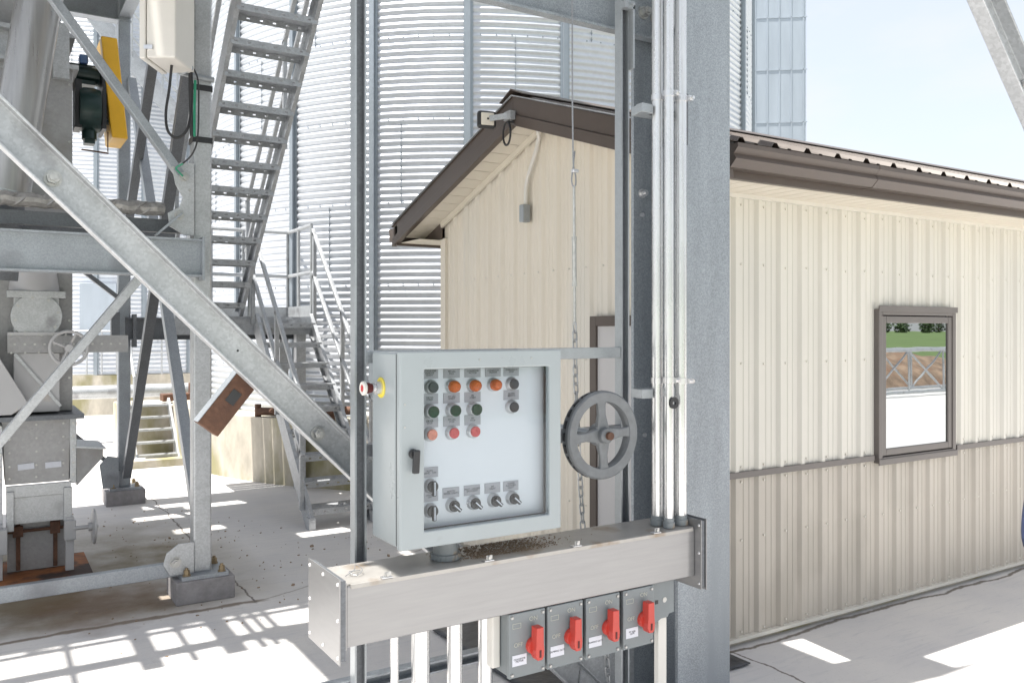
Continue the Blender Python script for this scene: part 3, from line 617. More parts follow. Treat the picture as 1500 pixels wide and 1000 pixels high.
# straps, riser cables and box on the near column
for z,l_ in ((3.205,'black strap round the near left column just under the ivory box'),(2.878,'black strap round the near left column above the gusset')):
    q = B(); a = .058; q.box(TX-a-.004,TX+a+.002,5.61-a-.003,5.61+a+.003,z-.018,z+.018); tag(q.build('cable_strap','black'),l_,'strap')
cv = E('electrical_box','ivory electrical box strapped high on the near left column','electrical box',tuple(CW(5.0,-.405*5.0,3.25)))
C_ = CW(5.06,-.4065*5.06,3.26); fr = Vector((FX,FY,0)).normalized(); rt = Vector((FY,-FX,0)).normalized()
q = B(); q.obox(C_+Vector((0,0,.4))+rt*.02, rt, fr, UZ, .085,.15,.4); q.build('body','box_cream',cv,bevel=.01)
q = B(); q.obox(C_+Vector((0,0,.4))-rt*.085, rt, fr, UZ, .018,.156,.405); q.build('lid','box_cream',cv,bevel=.006)
q = B(); 
for z in (.06,.42): q.obox(C_+rt*(-.05)-fr*.155+Vector((0,0,z)), rt, fr, UZ, .025,.006,.012)
q.build('latch','chrome',cv)
q = B(); q.tube([C_+rt*.10+fr*.1+Vector((0,0,.02)),(1.03,5.52,3.27),(1.1,5.53,3.265),(1.23,5.54,3.26)],.018,8); q.build('strap_clamp','strut',cv,smooth=True)
cb = E('drop_cables','black and green loose cables hanging below the ivory box','cable',tuple(C_))
def bez(pts, n=24):
    out = []; P = [Vector(p) for p in pts]; P = [P[0]]+P+[P[-1]]
    for i in range(1,len(P)-2):
        for k in range(n//(len(P)-3)+1):
            t = k/(n//(len(P)-3)+1); a,b,c,d = P[i-1:i+3]
            out.append(.5*((2*b)+(-a+c)*t+(2*a-5*b+4*c-d)*t*t+(-a+3*b-3*c+d)*t**3))
    return out+[P[-2]]
def px(p,y,t): k = (p-750)/F; return Vector(((FX+FY*k)*t,(FY-FX*k)*t,EYE+(HOR-y)/F*t))
B().tube(bez([px(252,90,5.05),px(248,130,5.05),px(243,165,5.05),px(246,192,5.05),px(260,202,5.08),px(275,188,5.1),px(281,150,5.15),px(280,90,5.2),px(277,0,5.2),px(277,-60,5.2)],50),.008,6).build('cable','rope',cb,smooth=True)
B().tube(bez([px(283,100,5.2),px(290,118,5.2),px(291,160,5.2),px(289,205,5.2),px(280,228,5.2),px(262,244,5.25)],30),.005,6).build('cable','rope',cb,smooth=True)
B().tube(bez([px(286,118,5.22),px(285,160,5.22),px(285,200,5.22)],20),.008,6).build('ground_wire','greenwire',cb,smooth=True)
B().tube(bez([px(268,240,5.2),px(258,246,5.2),px(262,252,5.2),px(268,258,5.2)],20),.005,6).build('ground_wire','greenwire',cb,smooth=True)
B().tube([px(280,-80,5.22),px(279,20,5.22),px(279,130,5.22),px(281,200,5.25)],.012,8).build('riser','rope',cb,smooth=True)
# twisted lagged line lying on the beam
q = B(); pts = [(-1.2+.05*i,5.66+.01*math.sin(i*1.9),2.437+.006*math.sin(i*2.7)) for i in range(44)]
q.tube(pts,.042,10)
for k in range(3): q.tube([(-1.2+.02*i,5.66+.036*math.sin(i*.55+k*2.1),2.437+.036*math.cos(i*.55+k*2.1)) for i in range(108)],.009,5)
tag(q.build('lagged_pipe','lag',smooth=True),'twisted foil-wrapped line running along the top of the left beam','lagged pipe')

# ================================================================== GRAIN MACHINE (left)
mc = E('bucket_elevator','grey bolted bucket elevator casing with valve and chutes standing at far left','machine',(.3,6.5,0))
MY = 6.5
q = B(); q.box(-.55,.525,6.68,7.25,1.12,3.50); q.build('casing','gray_panel',mc,bevel=.004)
q = B()
for z in (1.35,1.75,2.1,2.6,3.0,3.4):
    for x in (.505,): q.hexb((x,6.68,z),(0,-1,0),.009,.008)
for x in (-.1,.1,.3): q.hexb((x,6.68,3.46),(0,-1,0),.009,.008)
q.build('bolts','zinc',mc)
q = B(); q.box(-.6,.56,6.62,7.3,3.50,3.53); q.box(-.6,.50,6.72,7.2,3.53,3.72); q.box(-.6,.54,6.64,7.28,3.72,3.75); q.build('flange','galv_light',mc)
q = B(); q.box(-.6,.46,6.78,7.15,3.75,4.5); q.build('upper_casing','gray_panel',mc,bevel=.004)
q = B(); q.box(.40,.50,6.60,6.66,3.42,3.80); q.box(-.1,-.04,6.58,6.64,3.45,4.2); q.each('tie_rod','galv_light',mc)
for z in (3.48,3.56,3.70,3.76): B().nut((.45,6.63,z),(0,0,1),.018,.03).build('tie_nut','zinc',mc)
# valve block
q = B(); q.cyl((.29,6.66,1.945),(.29,6.66,2.35),.155,28,.10); q.build('inlet_cone','white_chute',mc,smooth=True)
q = B(); q.box(.125,.47,6.50,6.84,1.90,1.945); q.build('flange','galv_light',mc,bevel=.003)
q = B(); q.box(.165,.432,6.54,6.68,1.655,1.90); q.build('valve_body','galv_light',mc,bevel=.003)
q = B(); q.cyl((.298,6.54,1.775),(.298,6.505,1.775),.152,40); cp = q.build('round_cover','galv_light',mc,bevel=.003)
q = B()
for k in range(8): a = R(45*k+12); q.hexb((.298+.128*math.cos(a),6.505,1.775+.128*math.sin(a)),(0,-1,0),.010,.008)
q.build('cover_bolts','zinc',cp)
q = B(); q.prof([(-.058,0),(.058,0),(.058,.12),(.052,.12),(.052,.006),(-.052,.006),(-.052,.12),(-.058,.12)],(.128,6.5,1.588),(.86,6.5,1.588),UZ,(0,1,0)); q.build('gate_channel','gray_panel',mc)
B().box(.128,.44,6.49,6.66,1.648,1.668).build('gate_flange','white_chute',mc)
q = B()
for i in range(12): q.hexb((.17+.058*i,6.5,1.588),(0,-1,0),.008,.007)
for i in range(5): q.hexb((.15+.08*i,6.5,1.652),(0,-1,0),.007,.012); q.hexb((.15+.08*i,6.5,1.532),(0,-1,0),.007,.012)
q.build('bolts','zinc',mc)
q = B(); q.box(.165,.435,6.53,6.68,1.13,1.528); q.build('chute','white_chute',mc,bevel=.003)
q = B(); q.bar((.17,6.52,1.525),(.44,6.52,1.165),.02,.014,(0,1,0)); q.bar((-.1,6.50,1.50),(.19,6.50,1.18),.03,.016,(0,1,0)); q.build('chute_rib','galv_light',mc)
q = B(); n4 = [(-.5,1.62),(.09,1.62),(.13,1.50),(.32,1.22),(.18,1.14),(-.5,1.14)]; n = 6
q.add([(a,6.40,b) for a,b in [(-.5,1.80),(.02,1.62),(.245,1.20),(.15,1.13),(-.5,1.13)]]+[(a,6.53,b) for a,b in [(-.5,1.80),(.02,1.62),(.245,1.20),(.15,1.13),(-.5,1.13)]],[(0,1,2,3,4),(9,8,7,6,5)]+[(i,(i+1)%5,5+(i+1)%5,5+i) for i in range(5)]); q.build('side_chute','white_chute',mc,bevel=.004)
# small hand wheel on the gate
def wheel_small(c, axis, r, nm='gate_handwheel', m='white_chute'):
    d = Vector(axis).normalized(); u = d.orthogonal().normalized(); v = d.cross(u); c = Vector(c); q = B()
    q.tube([c+r*(math.cos(6.28318*i/30)*u+math.sin(6.28318*i/30)*v) for i in range(30)],.011,8,closed=True)
    for k in range(4): a = R(90*k+20); q.tube([c-d*.01,c+(r)*(math.cos(a)*u+math.sin(a)*v)],.009,6)
    q.cyl(c-d*.03,c+d*.03,.026,12); return q.build(nm,m,mc,smooth=True)
wheel_small((.478,6.36,1.562),(0,-1,0),.112)
B().cyl((.478,6.36,1.562),(.478,6.5,1.562),.012,8).build('gate_shaft','rust',mc)
# dark flange, tapered boot, labels
q = B(); q.box(-.3,.575,6.40,7.2,1.085,1.115); q.build('flange','galv_dark',mc)
q = B(); A0 = [(.095,6.50),(.50,6.50),(.50,7.0),(.095,7.0)]; A1 = [(.115,6.50),(.49,6.50),(.49,6.95),(.115,6.95)]
q.add([(x,y,1.083) for x,y in A0]+[(x,y,.66) for x,y in A1],[(0,1,5,4),(1,2,6,5),(2,3,7,6),(3,0,4,7),(0,3,2,1),(4,5,6,7)]); q.build('boot_hopper','gray_panel',mc,bevel=.003)
q = B(); q.box(.495,.535,6.49,7.0,.64,1.083); q.box(-.35,.10,6.45,7.0,.20,1.05); q.each('side_frame','galv_light',mc,bevel=.003)
q = B()
for z in (1.05,.96,.87,.78,.70):
    for x in (.14,.295,.455): q.hexb((x,6.5,z),(0,-1,0),.007,.006)
    q.hexb((.515,6.49,z),(0,-1,0),.009,.008); q.hexb((.085,6.45,z),(0,-1,0),.011,.010)
q.build('rivets','zinc',mc)
for x,a in ((.235,.06),(.395,.03)):
    q = B(); q.obox((x,6.494,.775),(1,0,a),(0,1,0),(-a,0,1),.048,.002,.020); q.each('sticker','sticker',mc)
# lower frame with slide and legs
q = B(); q.box(.12,.50,6.47,6.50,.575,.655); q.box(.12,.165,6.45,6.49,.36,.62); q.box(.455,.505,6.45,6.49,.36,.62); q.build('slide_frame','galv_light',mc,bevel=.003)
q = B(); q.box(.165,.455,6.485,6.50,.40,.575); q.build('slide_plate','galv_light',mc)
q = B(); q.box(.13,.49,6.60,6.63,.06,.60); q.build('back_plate','gray_panel',mc)
q = B(); q.box(.465,.515,6.44,6.50,.06,.42); q.box(.03,.10,6.40,6.48,.06,.42); q.each('leg','white_chute',mc,bevel=.003)
q = B(); q.box(.455,.525,6.41,6.48,.27,.40); q.box(-.05,.125,6.33,6.42,.24,.40); q.each('bearing_block','white_chute',mc,bevel=.004)
q = B(); q.box(.18,.205,6.575,6.60,.07,.42); q.box(.40,.425,6.575,6.60,.07,.42); q.cyl((.13,6.56,.335),(.47,6.56,.335),.011,8); q.obox((.19,6.56,.335),(1,0,0),(0,1,0),UZ,.03,.02,.035); q.obox((.41,6.56,.34),(1,0,0),(0,1,0),UZ,.03,.02,.04); q.build('rusty_linkage','rust',mc)
q = B(); q.box(-.6,.62,6.22,6.95,.004,.055); q.build('base_plate','rustplate',mc)
q = B(); q.lathe([(0,-.012),(.10,-.012),(.118,-.006),(.118,.006),(.10,.012),(0,.012)],(.635,6.42,.345),(1,0,0),32); q.cyl((.51,6.42,.345),(.66,6.42,.345),.014,10); q.cyl((.60,6.42,.345),(.65,6.42,.345),.03,14); q.build('disc_handwheel','white_chute',mc,smooth=True)
q = B(); q.add([(.535,6.48,.885),(.70,6.50,.86),(.70,6.50,.80),(.535,6.48,.62),(.535,6.9,.885),(.70,6.9,.86),(.70,6.9,.80),(.535,6.9,.62)],[(0,1,2,3),(7,6,5,4),(0,4,5,1),(1,5,6,2),(2,6,7,3),(3,7,4,0)]); q.build('side_spout','gray_panel',mc)
q = B(); q.add([(.53,6.46,.887),(.715,6.47,.862),(.715,6.92,.862),(.53,6.92,.887)],[(0,1,2,3)]); q.build('spout_rim','galv_light',mc,solid=.012)
# inclined spout pipe
sp = E('spout_pipe','thick galvanized spout pipe slanting down at the top left corner','pipe',(.19,6.0,3.0))
B().cyl((.45,6.0,4.85),(.115,6.0,2.52),.128,36).build('pipe','pipe_steel',sp,smooth=True)
q = B(); q.bar((.565,6.0,4.75),(.235,6.0,2.55),.012,.012,(0,1,0)); q.build('seam','galv',sp)
q = B(); q.lathe([(.128,0),(.155,0),(.155,.02),(.128,.02)],(.105,6.0,2.50),(.14,0,1),36); q.build('end_ring','galv_light',sp,smooth=True)
B().cyl((.10,6.1,2.50),(.06,6.15,2.0),.12,28,.12).build('lower_sleeve','galv_dark',sp,smooth=True)
# belt drive
bd = E('belt_drive','yellow belt guard with a dark green gear motor beside the elevator casing','drive unit',(.7,7.0,3.4))
q = B(); q.obox((.815,7.05,3.47),(1,0,.0),(0,1,0),(-.10,0,1),.055,.20,.37); q.build('belt_guard','yellow',bd,bevel=.01)
q = B(); q.box(.735,.762,6.86,7.2,3.16,3.58); q.build('guard_back_plate','black',bd)
q = B(); q.lathe([(0,-.09),(.06,-.09),(.075,-.075),(.155,-.07),(.165,-.03),(.165,.03),(.155,.07),(.075,.075),(.06,.09),(0,.09)],(.655,6.95,3.30),(1,0,0),28); q.cyl((.655,6.95,3.30),(.655,6.93,3.08),.05,16); q.box(.62,.69,6.90,7.0,3.05,3.12); q.cyl((.655,6.95,3.23),(.82,6.95,3.23),.02,10); q.build('gear_reducer','motor',bd,smooth=True)
q = B(); q.box(.555,.60,6.86,7.05,3.15,3.50); q.build('torque_arm','black',bd)
q = B(); q.cyl((.50,7.1,3.60),(.74,7.1,3.60),.075,24); q.box(.55,.70,6.98,7.22,3.50,3.53); q.build('motor','motor',bd,smooth=True)
B().box(.60,.66,7.05,7.15,3.675,3.74).build('terminal_box','bluemetal',bd,bevel=.01)
q = B(); q.cyl((.60,6.9,3.0),(.78,6.9,2.99),.006,6); q.cyl((.775,6.9,3.0),(.775,6.9,3.15),.004,6); q.build('tension_rod','rust',bd)

# ================================================================== STAIRS
def tread(q, x0, x1, y0, z, dep=.23):
    nx = 24; n2 = 6; xs = [x0+(x1-x0)*i/nx for i in range(nx+1)]; ys = [y0+dep*i/n2 for i in range(n2+1)]
    for i in range(nx):
        for j in range(n2):
            if j == 2 and i % 4 == 1: continue
            q.add([(xs[i],ys[j],z),(xs[i+1],ys[j],z),(xs[i+1],ys[j+1],z),(xs[i],ys[j+1],z)],[(0,1,2,3)])
    for yy in (y0,y0+dep):
        for i in range(nx):
            q.add([(xs[i],yy,z),(xs[i+1],yy,z),(xs[i+1],yy,z-.018),(xs[i],yy,z-.018)],[(0,1,2,3)])
            if i % 4 != 1: q.add([(xs[i],yy,z-.018),(xs[i+1],yy,z-.018),(xs[i+1],yy,z-.030),(xs[i],yy,z-.030)],[(0,1,2,3)])
            q.add([(xs[i],yy,z-.030),(xs[i+1],yy,z-.030),(xs[i+1],yy,z-.050),(xs[i],yy,z-.050)],[(0,1,2,3)])
def flight(lab, x0, x1, ya, za, yb, zb, n, rails=True):
    """ya,za = foot ; yb,zb = head"""
    s = E('steel_staircase', lab, 'staircase', ((x0+x1)/2, ya, za)); d = Vector((0,yb-ya,zb-za)).normalized(); up = Vector((0,-d.z,d.y)) * (1 if d.y > 0 else -1)
    for x,sg in ((x0,1),(x1,-1)):
        q = B(); q.prof([(-.085,0),(.085,0),(.085,.035*sg),(.080,.035*sg),(.080,.005*sg),(-.080,.005*sg),(-.080,.035*sg),(-.085,.035*sg)],(x,ya,za+.02),(x,yb,zb),up,(1,0,0))
        q.build('stringer','galv_stair',s)
    dy = 1 if yb > ya else -1
    for i in range(n):
        t = (i+.7)/n; q = B(); y = ya+(yb-ya)*t; z = za+(zb-za)*t
        tread(q, x0+.01, x1-.01, y-.115, z+.02); q.build('tread','galv_stair',s,solid=.004)
    if rails:
        for x in (x0-.02,x1+.02):
            for h in (.50,.95):
                B().bar((x,ya+(yb-ya)*.06,za+(zb-za)*.06+h),(x,yb,zb+h),.035,.035,(1,0,0)).build('handrail','galv_stair',s,bevel=.004)
            for t in (.08,.5,.97):
                y = ya+(yb-ya)*t; z = za+(zb-za)*t; B().bar((x,y,z),(x,y-.0,z+.96),.035,.035,(0,1,0)).build('rail_post','galv_stair',s)
    return s
s1 = flight('lower galvanized stair flight rising from the slab to the small landing', 2.33, 2.93, 6.98, 0.0, 8.72, 1.80, 9)
q = B(); q.box(2.315,2.37,6.93,7.03,0,.10); q.box(2.895,2.95,6.93,7.03,0,.10); q.each('foot_bracket','galv_stair',s1)
s2 = flight('upper galvanized stair flight seen from below climbing towards the camera', 1.60, 2.24, 8.92, 1.80, 5.95, 4.78, 15)
ld = E('stair_landing','small galvanized landing with railings between the two stair flights','landing',(2.3,9.2,1.8))
q = B(); y = 8.74
while y < 9.5: q.box(1.58,2.94,y,y+.11,1.80,1.825); y += .12
q.build('deck','galv_stair',ld)
q = B(); q.box(1.56,2.97,8.70,8.738,1.64,1.80); q.box(1.56,2.97,9.58,9.62,1.64,1.80); q.box(2.94,2.97,8.74,9.58,1.64,1.80); q.build('frame','galv_stair',ld)
q = B(); q.box(1.60,2.94,9.575,9.58,1.83,1.95); q.box(2.935,2.94,8.74,9.57,1.83,1.95); q.build('toe_board','galv_light',ld)
for zz in (2.30,2.80):
    B().tube([(1.6,9.59,zz),(2.95,9.59,zz),(2.95,8.76,zz)],.020,8).build('handrail','galv_light',ld)
for x,y in ((1.62,9.59),(2.1,9.59),(2.45,9.59),(2.56,9.59),(2.95,9.59),(2.95,9.2),(2.95,8.76),(2.30,8.76)): B().cyl((x,y,1.8),(x,y,2.8),.020,8).build('rail_post','galv_light',ld)
q = B()
for x,y in ((2.85,8.85),(2.85,9.45)): q.box(x-.05,x+.05,y-.05,y+.05,0,1.66)
q.each('landing_leg','galv_stair',ld)

# ================================================================== STEEL COLUMN, BEAM, BRACES
CX = 2.577
sc_ = E('steel_column','broad speckled galvanized H-column right of the hand wheel','column',(CX,2.75,0))
q = B(); q.prof(ibeam(.30,.30,.012,.018),(CX,2.75,.03),(CX,2.75,4.3),(1,0,0),(0,1,0)); q.build('column_shaft','galv_col',sc_,bevel=.002)
q = B(); q.box(CX-.22,CX+.22,2.53,2.97,.004,.03); q.build('base_plate','galv',sc_)
q = B()
for x,z,r in ((2.475,2.285,.0155),(2.475,1.005,.0)):
    if r: q.nut((x,2.882,z),(0,-1,0),r,.026)
q.cyl((2.474,2.882,2.19),(2.474,2.874,2.19),.010,12); q.cyl((2.488,2.882,1.215),(2.488,2.874,1.215),.010,12); q.build('bolt','chrome',sc_,smooth=True)
bm_ = E('overhead_beam','galvanized channel beam crossing overhead at the top centre','beam',(1,2.85,3))
q = B(); q.prof([(-.17,0),(.17,0),(.17,.045),(.158,.045),(.158,.009),(-.158,.009),(-.158,.045),(-.17,.045)],(-3.2,2.868,3.125),(2.565,2.868,3.125),UZ,(0,-1,0)); q.build('channel','galv_col',bm_,bevel=.001)
q = B()
for x,z in ((2.462,3.075),(2.53,3.065)): q.nut((x,2.859,z),(0,-1,0),.021,.035)
q.each('bolt','zinc',bm_,k=3)
# main diagonal channel
dg_ = E('diagonal_brace','long galvanized channel brace sloping across the left foreground','brace',(1.0,2.9,1.32))
P0 = Vector((-1.55,2.90,3.86)); P1 = Vector((2.44,2.90,-.12+.02)); d = (P1-P0).normalized(); u = d.cross(Vector((0,1,0))).normalized()
q = B(); q.prof(channel(.106,.052,.008),P0,P1,u,(0,-1,0)); q.build('channel','galv_light',dg_,bevel=.0025)
q = B()
for x,z in ((.9955,1.316),(.1744,2.134)): q.nut((x,2.892,z),(0,-1,0),.019,.028)
q.each('bolt','zinc',dg_,k=3)
q = B(); q.cyl((.60,2.892,1.66),(.60,2.891,1.66),.006,10); q.cyl((.72,2.892,1.61),(.72,2.891,1.61),.004,10); q.build('bolt_hole','black',dg_)
gp_ = q = B(); n=5; pl = [(2.43,.03),(2.43,.42),(2.15,.30),(2.12,.12),(2.2,.03)]
q.add([(a,2.882,b) for a,b in pl]+[(a,2.89,b) for a,b in pl],[tuple(range(5)),tuple(range(5,10))[::-1]]+[(i,(i+1)%5,5+(i+1)%5,5+i) for i in range(5)]); q.build('gusset','galv_light',dg_)
# right corner brace
rb_ = E('corner_brace','galvanized channel brace crossing the top right corner against the sky','brace',(2.4,1.3,2.4))
A = px(1432,0,1.3/(FY-FX*.55)); Bp = px(1506,170,1.3/(FY-FX*.6097)); d = (Bp-A).normalized(); P0 = A-d*2.0; P1 = Bp+d*(Bp.z/abs(d.z)-.0)
u = d.cross(Vector((0,1,0))).normalized(); q = B(); q.prof(channel(.10,.042,.007),P0,P1,u,(0,-1,0)); q.build('channel','galv_light',rb_,bevel=.002)
B().nut((A+Bp)/2+d*.09+Vector((0,-.007,0)),(0,-1,0),.014,.02).build('bolt','zinc',rb_)
# rusty tube stub
rs = E('rusty_tube_stub','rusty brown square tube stub poking out under the big diagonal brace','bracket',(.7,2.98,1.42))
dd = Vector((-.62,0,-.78)).normalized(); uu = Vector((-dd.z,0,dd.x)); c = Vector((.72,2.985,1.45))
q = B(); hw = .042; L0, L1 = -.10, .135; t = .004
prof = [(-hw,-hw*.8),(hw,-hw*.8),(hw,hw*.8),(-hw,hw*.8)]
q.prof(prof,c+dd*L0,c+dd*L1,uu,(0,1,0)); q.build('tube','rust',rs,bevel=.004)
q = B(); q.obox(c+dd*.0+Vector((0,-hw*.8-.001,0)),dd,(0,1,0),uu,.024,.0015,.017); q.build('dark_patch','black',rs)
q = B(); q.obox(c+dd*.02-uu*(hw+.001),dd,(0,1,0),uu,.113,hw*.8,.001); q.build('zinc_edge','galv',rs)
# unseen deck added above the controls to shade the panel and slab
od = E('shade_deck','unseen galvanized plank deck added above the controls to shade them','walkway',(1,3.6,4.0))
q = B(); x = -.02
while x < 2.05:
    q.box(x,x+.1715,2.0,4.95,3.98,4.01); x += .172
q.build('deck_planks','galv_dark',od)
q = B(); q.box(-.05,2.15,2.75,2.95,3.80,3.978); q.box(-.05,2.15,4.80,4.9,3.80,3.978); q.each('deck_beam','galv',od)
q = B()
for zz in (4.5,5.0): q.cyl((-.05,4.98,zz),(1.8,4.98,zz),.022,8); q.cyl((-.05,2.0,zz),(-.05,4.98,zz),.022,8)
for i in range(5): q.cyl((-.05+.46*i,4.98,4.0),(-.05+.46*i,4.98,5.0),.022,8); q.cyl((-.05,2.0+.7*i,4.0),(-.05,2.0+.7*i,5.0),.022,8)
q.build('deck_railing','galv',od)
q = B(); q.cyl((-3.2,4.92,4.25),(1.8,4.92,4.25),.06,12); q.build('side_rail','galv',od)
q = B()
for xc, wd_ in ((-1.26,.03),(-.91,.10),(-.71,.03),(-.50,.11),(-.36,.035),(-.29,.03),(-.22,.03),(-1.9,.10)): q.box(xc-wd_/2,xc+wd_/2,4.74,5.60,4.55,4.60)
q.build('shadow_bars','galv',od)  # unseen bars, spaced so their shadows stripe the slab

uw = E('shade_walkway','unseen plank walkway added high up to shade the gable of the cream building','walkway',(1.2,5,7))  # unseen deck, added to keep the gable wall evenly shaded
q = B(); x = .45
while x < 1.9: q.box(x,x+.20,3.45,6.75,6.98,7.01); x += .205
q.build('deck_planks','galv_dark',uw)
q = B(); q.box(.45,1.9,3.5,3.6,6.8,6.978); q.build('deck_beam','galv',uw)
q = B(); q.box(.45,1.9,6.6,6.7,6.8,6.978); q.build('deck_beam','galv',uw)
B().box(TX-.06,TX+.06,5.55,5.67,5.03,6.975).build('support_post','galv',uw)
# ================================================================== STRUT FRAME
sf = E('strut_frame','slotted zinc strut posts and crossbars carrying the control panel','strut frame',(1.05,2.65,0))
S = .041
def strutprof(): # open side toward -Y (v negative)
    a = S/2; t = .003; l = .0065; return [(-a,a),(a,a),(a,-a),(a-l,-a),(a-l,-a+.008),(a-l+.002,-a+.008),(a-l+.002,-a+.0025),(a-t,-a+.0025),(a-t,a-t),(-a+t,a-t),(-a+t,-a+.0025),(-a+l-.002,-a+.0025),(-a+l-.002,-a+.008),(-a+l,-a+.008),(-a+l,-a),(-a,-a)]
for x in (1.0519, 2.1727):
    o = B().prof(strutprof(),(x,2.6505,.03),(x,2.6505,3.6),(1,0,0),(0,1,0)).build('post','strut',sf)
    B().box(x-.0172,x+.0172,2.652,2.6651,.05,3.55).build('slot_shade','galv_dark',o)  # dark strip painting the shade inside the open slot
    q = B(); z = .1
    while z < 3.4: q.box(x-.007,x+.007,2.6655,2.6672,z,z+.028); z += .05
    q.build('back_slots','dark',o)
    B().box(x-.06,x+.06,2.59,2.71,.004,.028).build('foot_plate','galv',sf)
for z in (1.59,): B().box(1.0724+.001,2.152-.001,2.632,2.668,z-.021,z+.021).build('crossbar','strut',sf,bevel=.002)
B().prof(strutprof(),(.80,2.70,.49),(2.10,2.70,.49),UZ,(0,1,0)).build('crossbar','galv',sf)
B().box(1.0724+.001,2.152-.001,2.632,2.668,.80,.84).build('crossbar','strut',sf)
B().box(1.0724+.001,2.152-.001,2.632,2.668,1.26,1.30).build('crossbar','galv_dark',sf)
q = B(); q.box(2.188,2.196,2.60,2.63,2.72,2.98); q.box(2.147,2.196,2.60,2.629,2.955,2.985); q.nut((2.18,2.60,2.97),(0,-1,0),.009,.012); q.build('clamp','strut',sf)

# ================================================================== CONTROL PANEL
BX0,BX1,BZ0,BZ1,BYF = 1.079,1.682,1.0,1.612,2.38
cp_ = E('control_panel','pale grey enamelled control panel with a glazed door full of buttons','control panel',(BX0,BYF,BZ0))
OX0,OX1,OZ0,OZ1 = 1.163,1.634,1.052,1.556
def ringdoor(x0,x1,z0,z1,a0,a1,b0,b1,y0,y1,rad=.006):
    q = B(); O = [(x0,z0),(x1,z0),(x1,z1),(x0,z1)]; I = [(a0,b0),(a1,b0),(a1,b1),(a0,b1)]
    vs = [(x,y,z) for y in (y0,y1) for P_ in (O,I) for x,z in P_]
    fs = []
    for i in range(4):
        j = (i+1)%4; fs += [(i,j,4+j,4+i),(8+i,12+i,12+j,8+j),(i,8+i,8+j,j),(4+i,4+j,12+j,12+i)]
    q.add(vs,fs); return q
q = ringdoor(BX0+.004,BX1-.004,BZ0+.004,BZ1-.004,BX0+.02,BX1-.02,BZ0+.02,BZ1-.02,BYF+.045,2.61); q.box(BX0+.02,BX1-.02,2.60,2.629,BZ0+.02,BZ1-.02); q.build('body','panel',cp_,bevel=.006)
ringdoor(BX0+.008,BX1-.008,BZ0+.008,BZ1-.008,BX0+.03,BX1-.03,BZ0+.03,BZ1-.03,BYF+.028,BYF+.0445).build('door_gasket','dark',cp_)
dr = ringdoor(BX0,BX1,BZ0,BZ1,OX0,OX1,OZ0,OZ1,BYF,BYF+.027).build('door','panel',cp_,bevel=.005)
q = ringdoor(OX0-.004,OX1+.004,OZ0-.004,OZ1+.004,OX0+.002,OX1-.002,OZ0+.002,OZ1-.002,BYF+.0275,BYF+.034); q.build('window_gasket','black',dr)
B().box(OX0+.0005,OX1-.0005,BYF+.007,BYF+.011,OZ0+.0005,OZ1-.0005).build('window_pane','clear',dr)
IP = 2.434
B().box(OX0-.05,OX1+.012,IP,IP+.004,OZ0-.03,OZ1+.03).build('inner_panel','inner',cp_,bevel=.001)
# latch, small door screws
q = B(); q.cyl((1.121,BYF,1.298),(1.121,BYF-.016,1.298),.015,20); q.obox((1.1235,BYF-.022,1.275),(1,0,0),(0,1,0),(.05,0,1),.0105,.008,.036); q.build('latch_handle','black',cp_,bevel=.004)
q = B()
for x,z in ((1.36,1.583),(1.56,1.585),(1.095,1.45),(1.095,1.38)): q.cyl((x,BYF+.001,z),(x,BYF-.002,z),.003,8)
q.build('door_rivet','zinc',cp_)
AX = (0,-1,0)
def bezel(x,z,parent,r=.0235):
    o = B().lathe([(r-.004,0),(r,.0005),(r,.006),(r-.003,.010),(r-.0045,.016),(r-.008,.019),(r-.010,.017),(.001,.017)],(x,IP,z),AX,32).build('bezel','chrome',parent,smooth=True); return o
def plate_(x,z,txt,w_=.060,h=.033,lit=False):
    o = B().box(x-w_/2,x+w_/2,IP-.0025,IP-.0002,z-h/2,z+h/2).build('name_plate','plate',cp_)
    text('lettering',txt,'ink',o,x,IP-.003,z+.001,.0082,.0002); return o
def button(x,z,m,kind):
    if kind == 'pilot': o = B().lathe([(.0188,.010),(.0196,.016),(.0196,.025),(.017,.034),(.011,.039),(.0001,.040)],(x,IP,z),AX,28).build('pilot_light',m,cp_,smooth=True)
    elif kind == 'tall': o = B().lathe([(.0150,.010),(.0186,.026),(.0186,.034),(.0164,.036),(.0001,.036)],(x,IP,z),AX,28).build('push_button',m,cp_,smooth=True); B().lathe([(.0165,.015),(.0196,.017),(.0196,.026),(.0165,.028)],(x,IP,z),AX,28).build('guard_ring','chrome',o,smooth=True)
    elif kind == 'flat': o = B().lathe([(.0172,.010),(.0172,.024),(.0160,.0255),(.0001,.0255)],(x,IP,z),AX,28).build('push_button',m,cp_,smooth=True)
    bezel(x,z,o); return o
def selector(x,z,ang,key=False):
    o = B().lathe([(.0180,.010),(.0182,.024),(.0170,.026),(.0001,.026)],(x,IP,z),AX,28).build('selector_switch','black',cp_,smooth=True); bezel(x,z,o)
    a = R(ang); dv = Vector((math.sin(a),0,-math.cos(a))); pv = Vector((math.cos(a),0,math.sin(a)))
    L = .014 if not key else .020
    q = B(); q.obox(Vector((x,IP-.030,z))+dv*.005,dv,(0,1,0),pv,L+.004,.0055,.0062); q.build('lever','black',o,bevel=.002)
    q = B(); q.obox(Vector((x,IP-.0360,z))+dv*.005,dv,(0,1,0),pv,L+.001,.0006,.0019); q.build('pointer','sticker',o)
Cx = [1.206,1.285,1.363,1.441,1.513]
Z1,Z2,Z3,Z5 = 1.497,1.420,1.347,1.112
button(Cx[0]+.004,Z1,'blackcap','flat')
for i in (1,2,3): button(Cx[i],Z1,'amber','pilot')
button(Cx[4],Z1,'blackcap','flat'); button(Cx[4],Z2,'blackcap','flat')
for i in (0,1,2): button(Cx[i],Z2,'green','tall'); button(Cx[i],Z3,'red' if i else 'pink','flat')
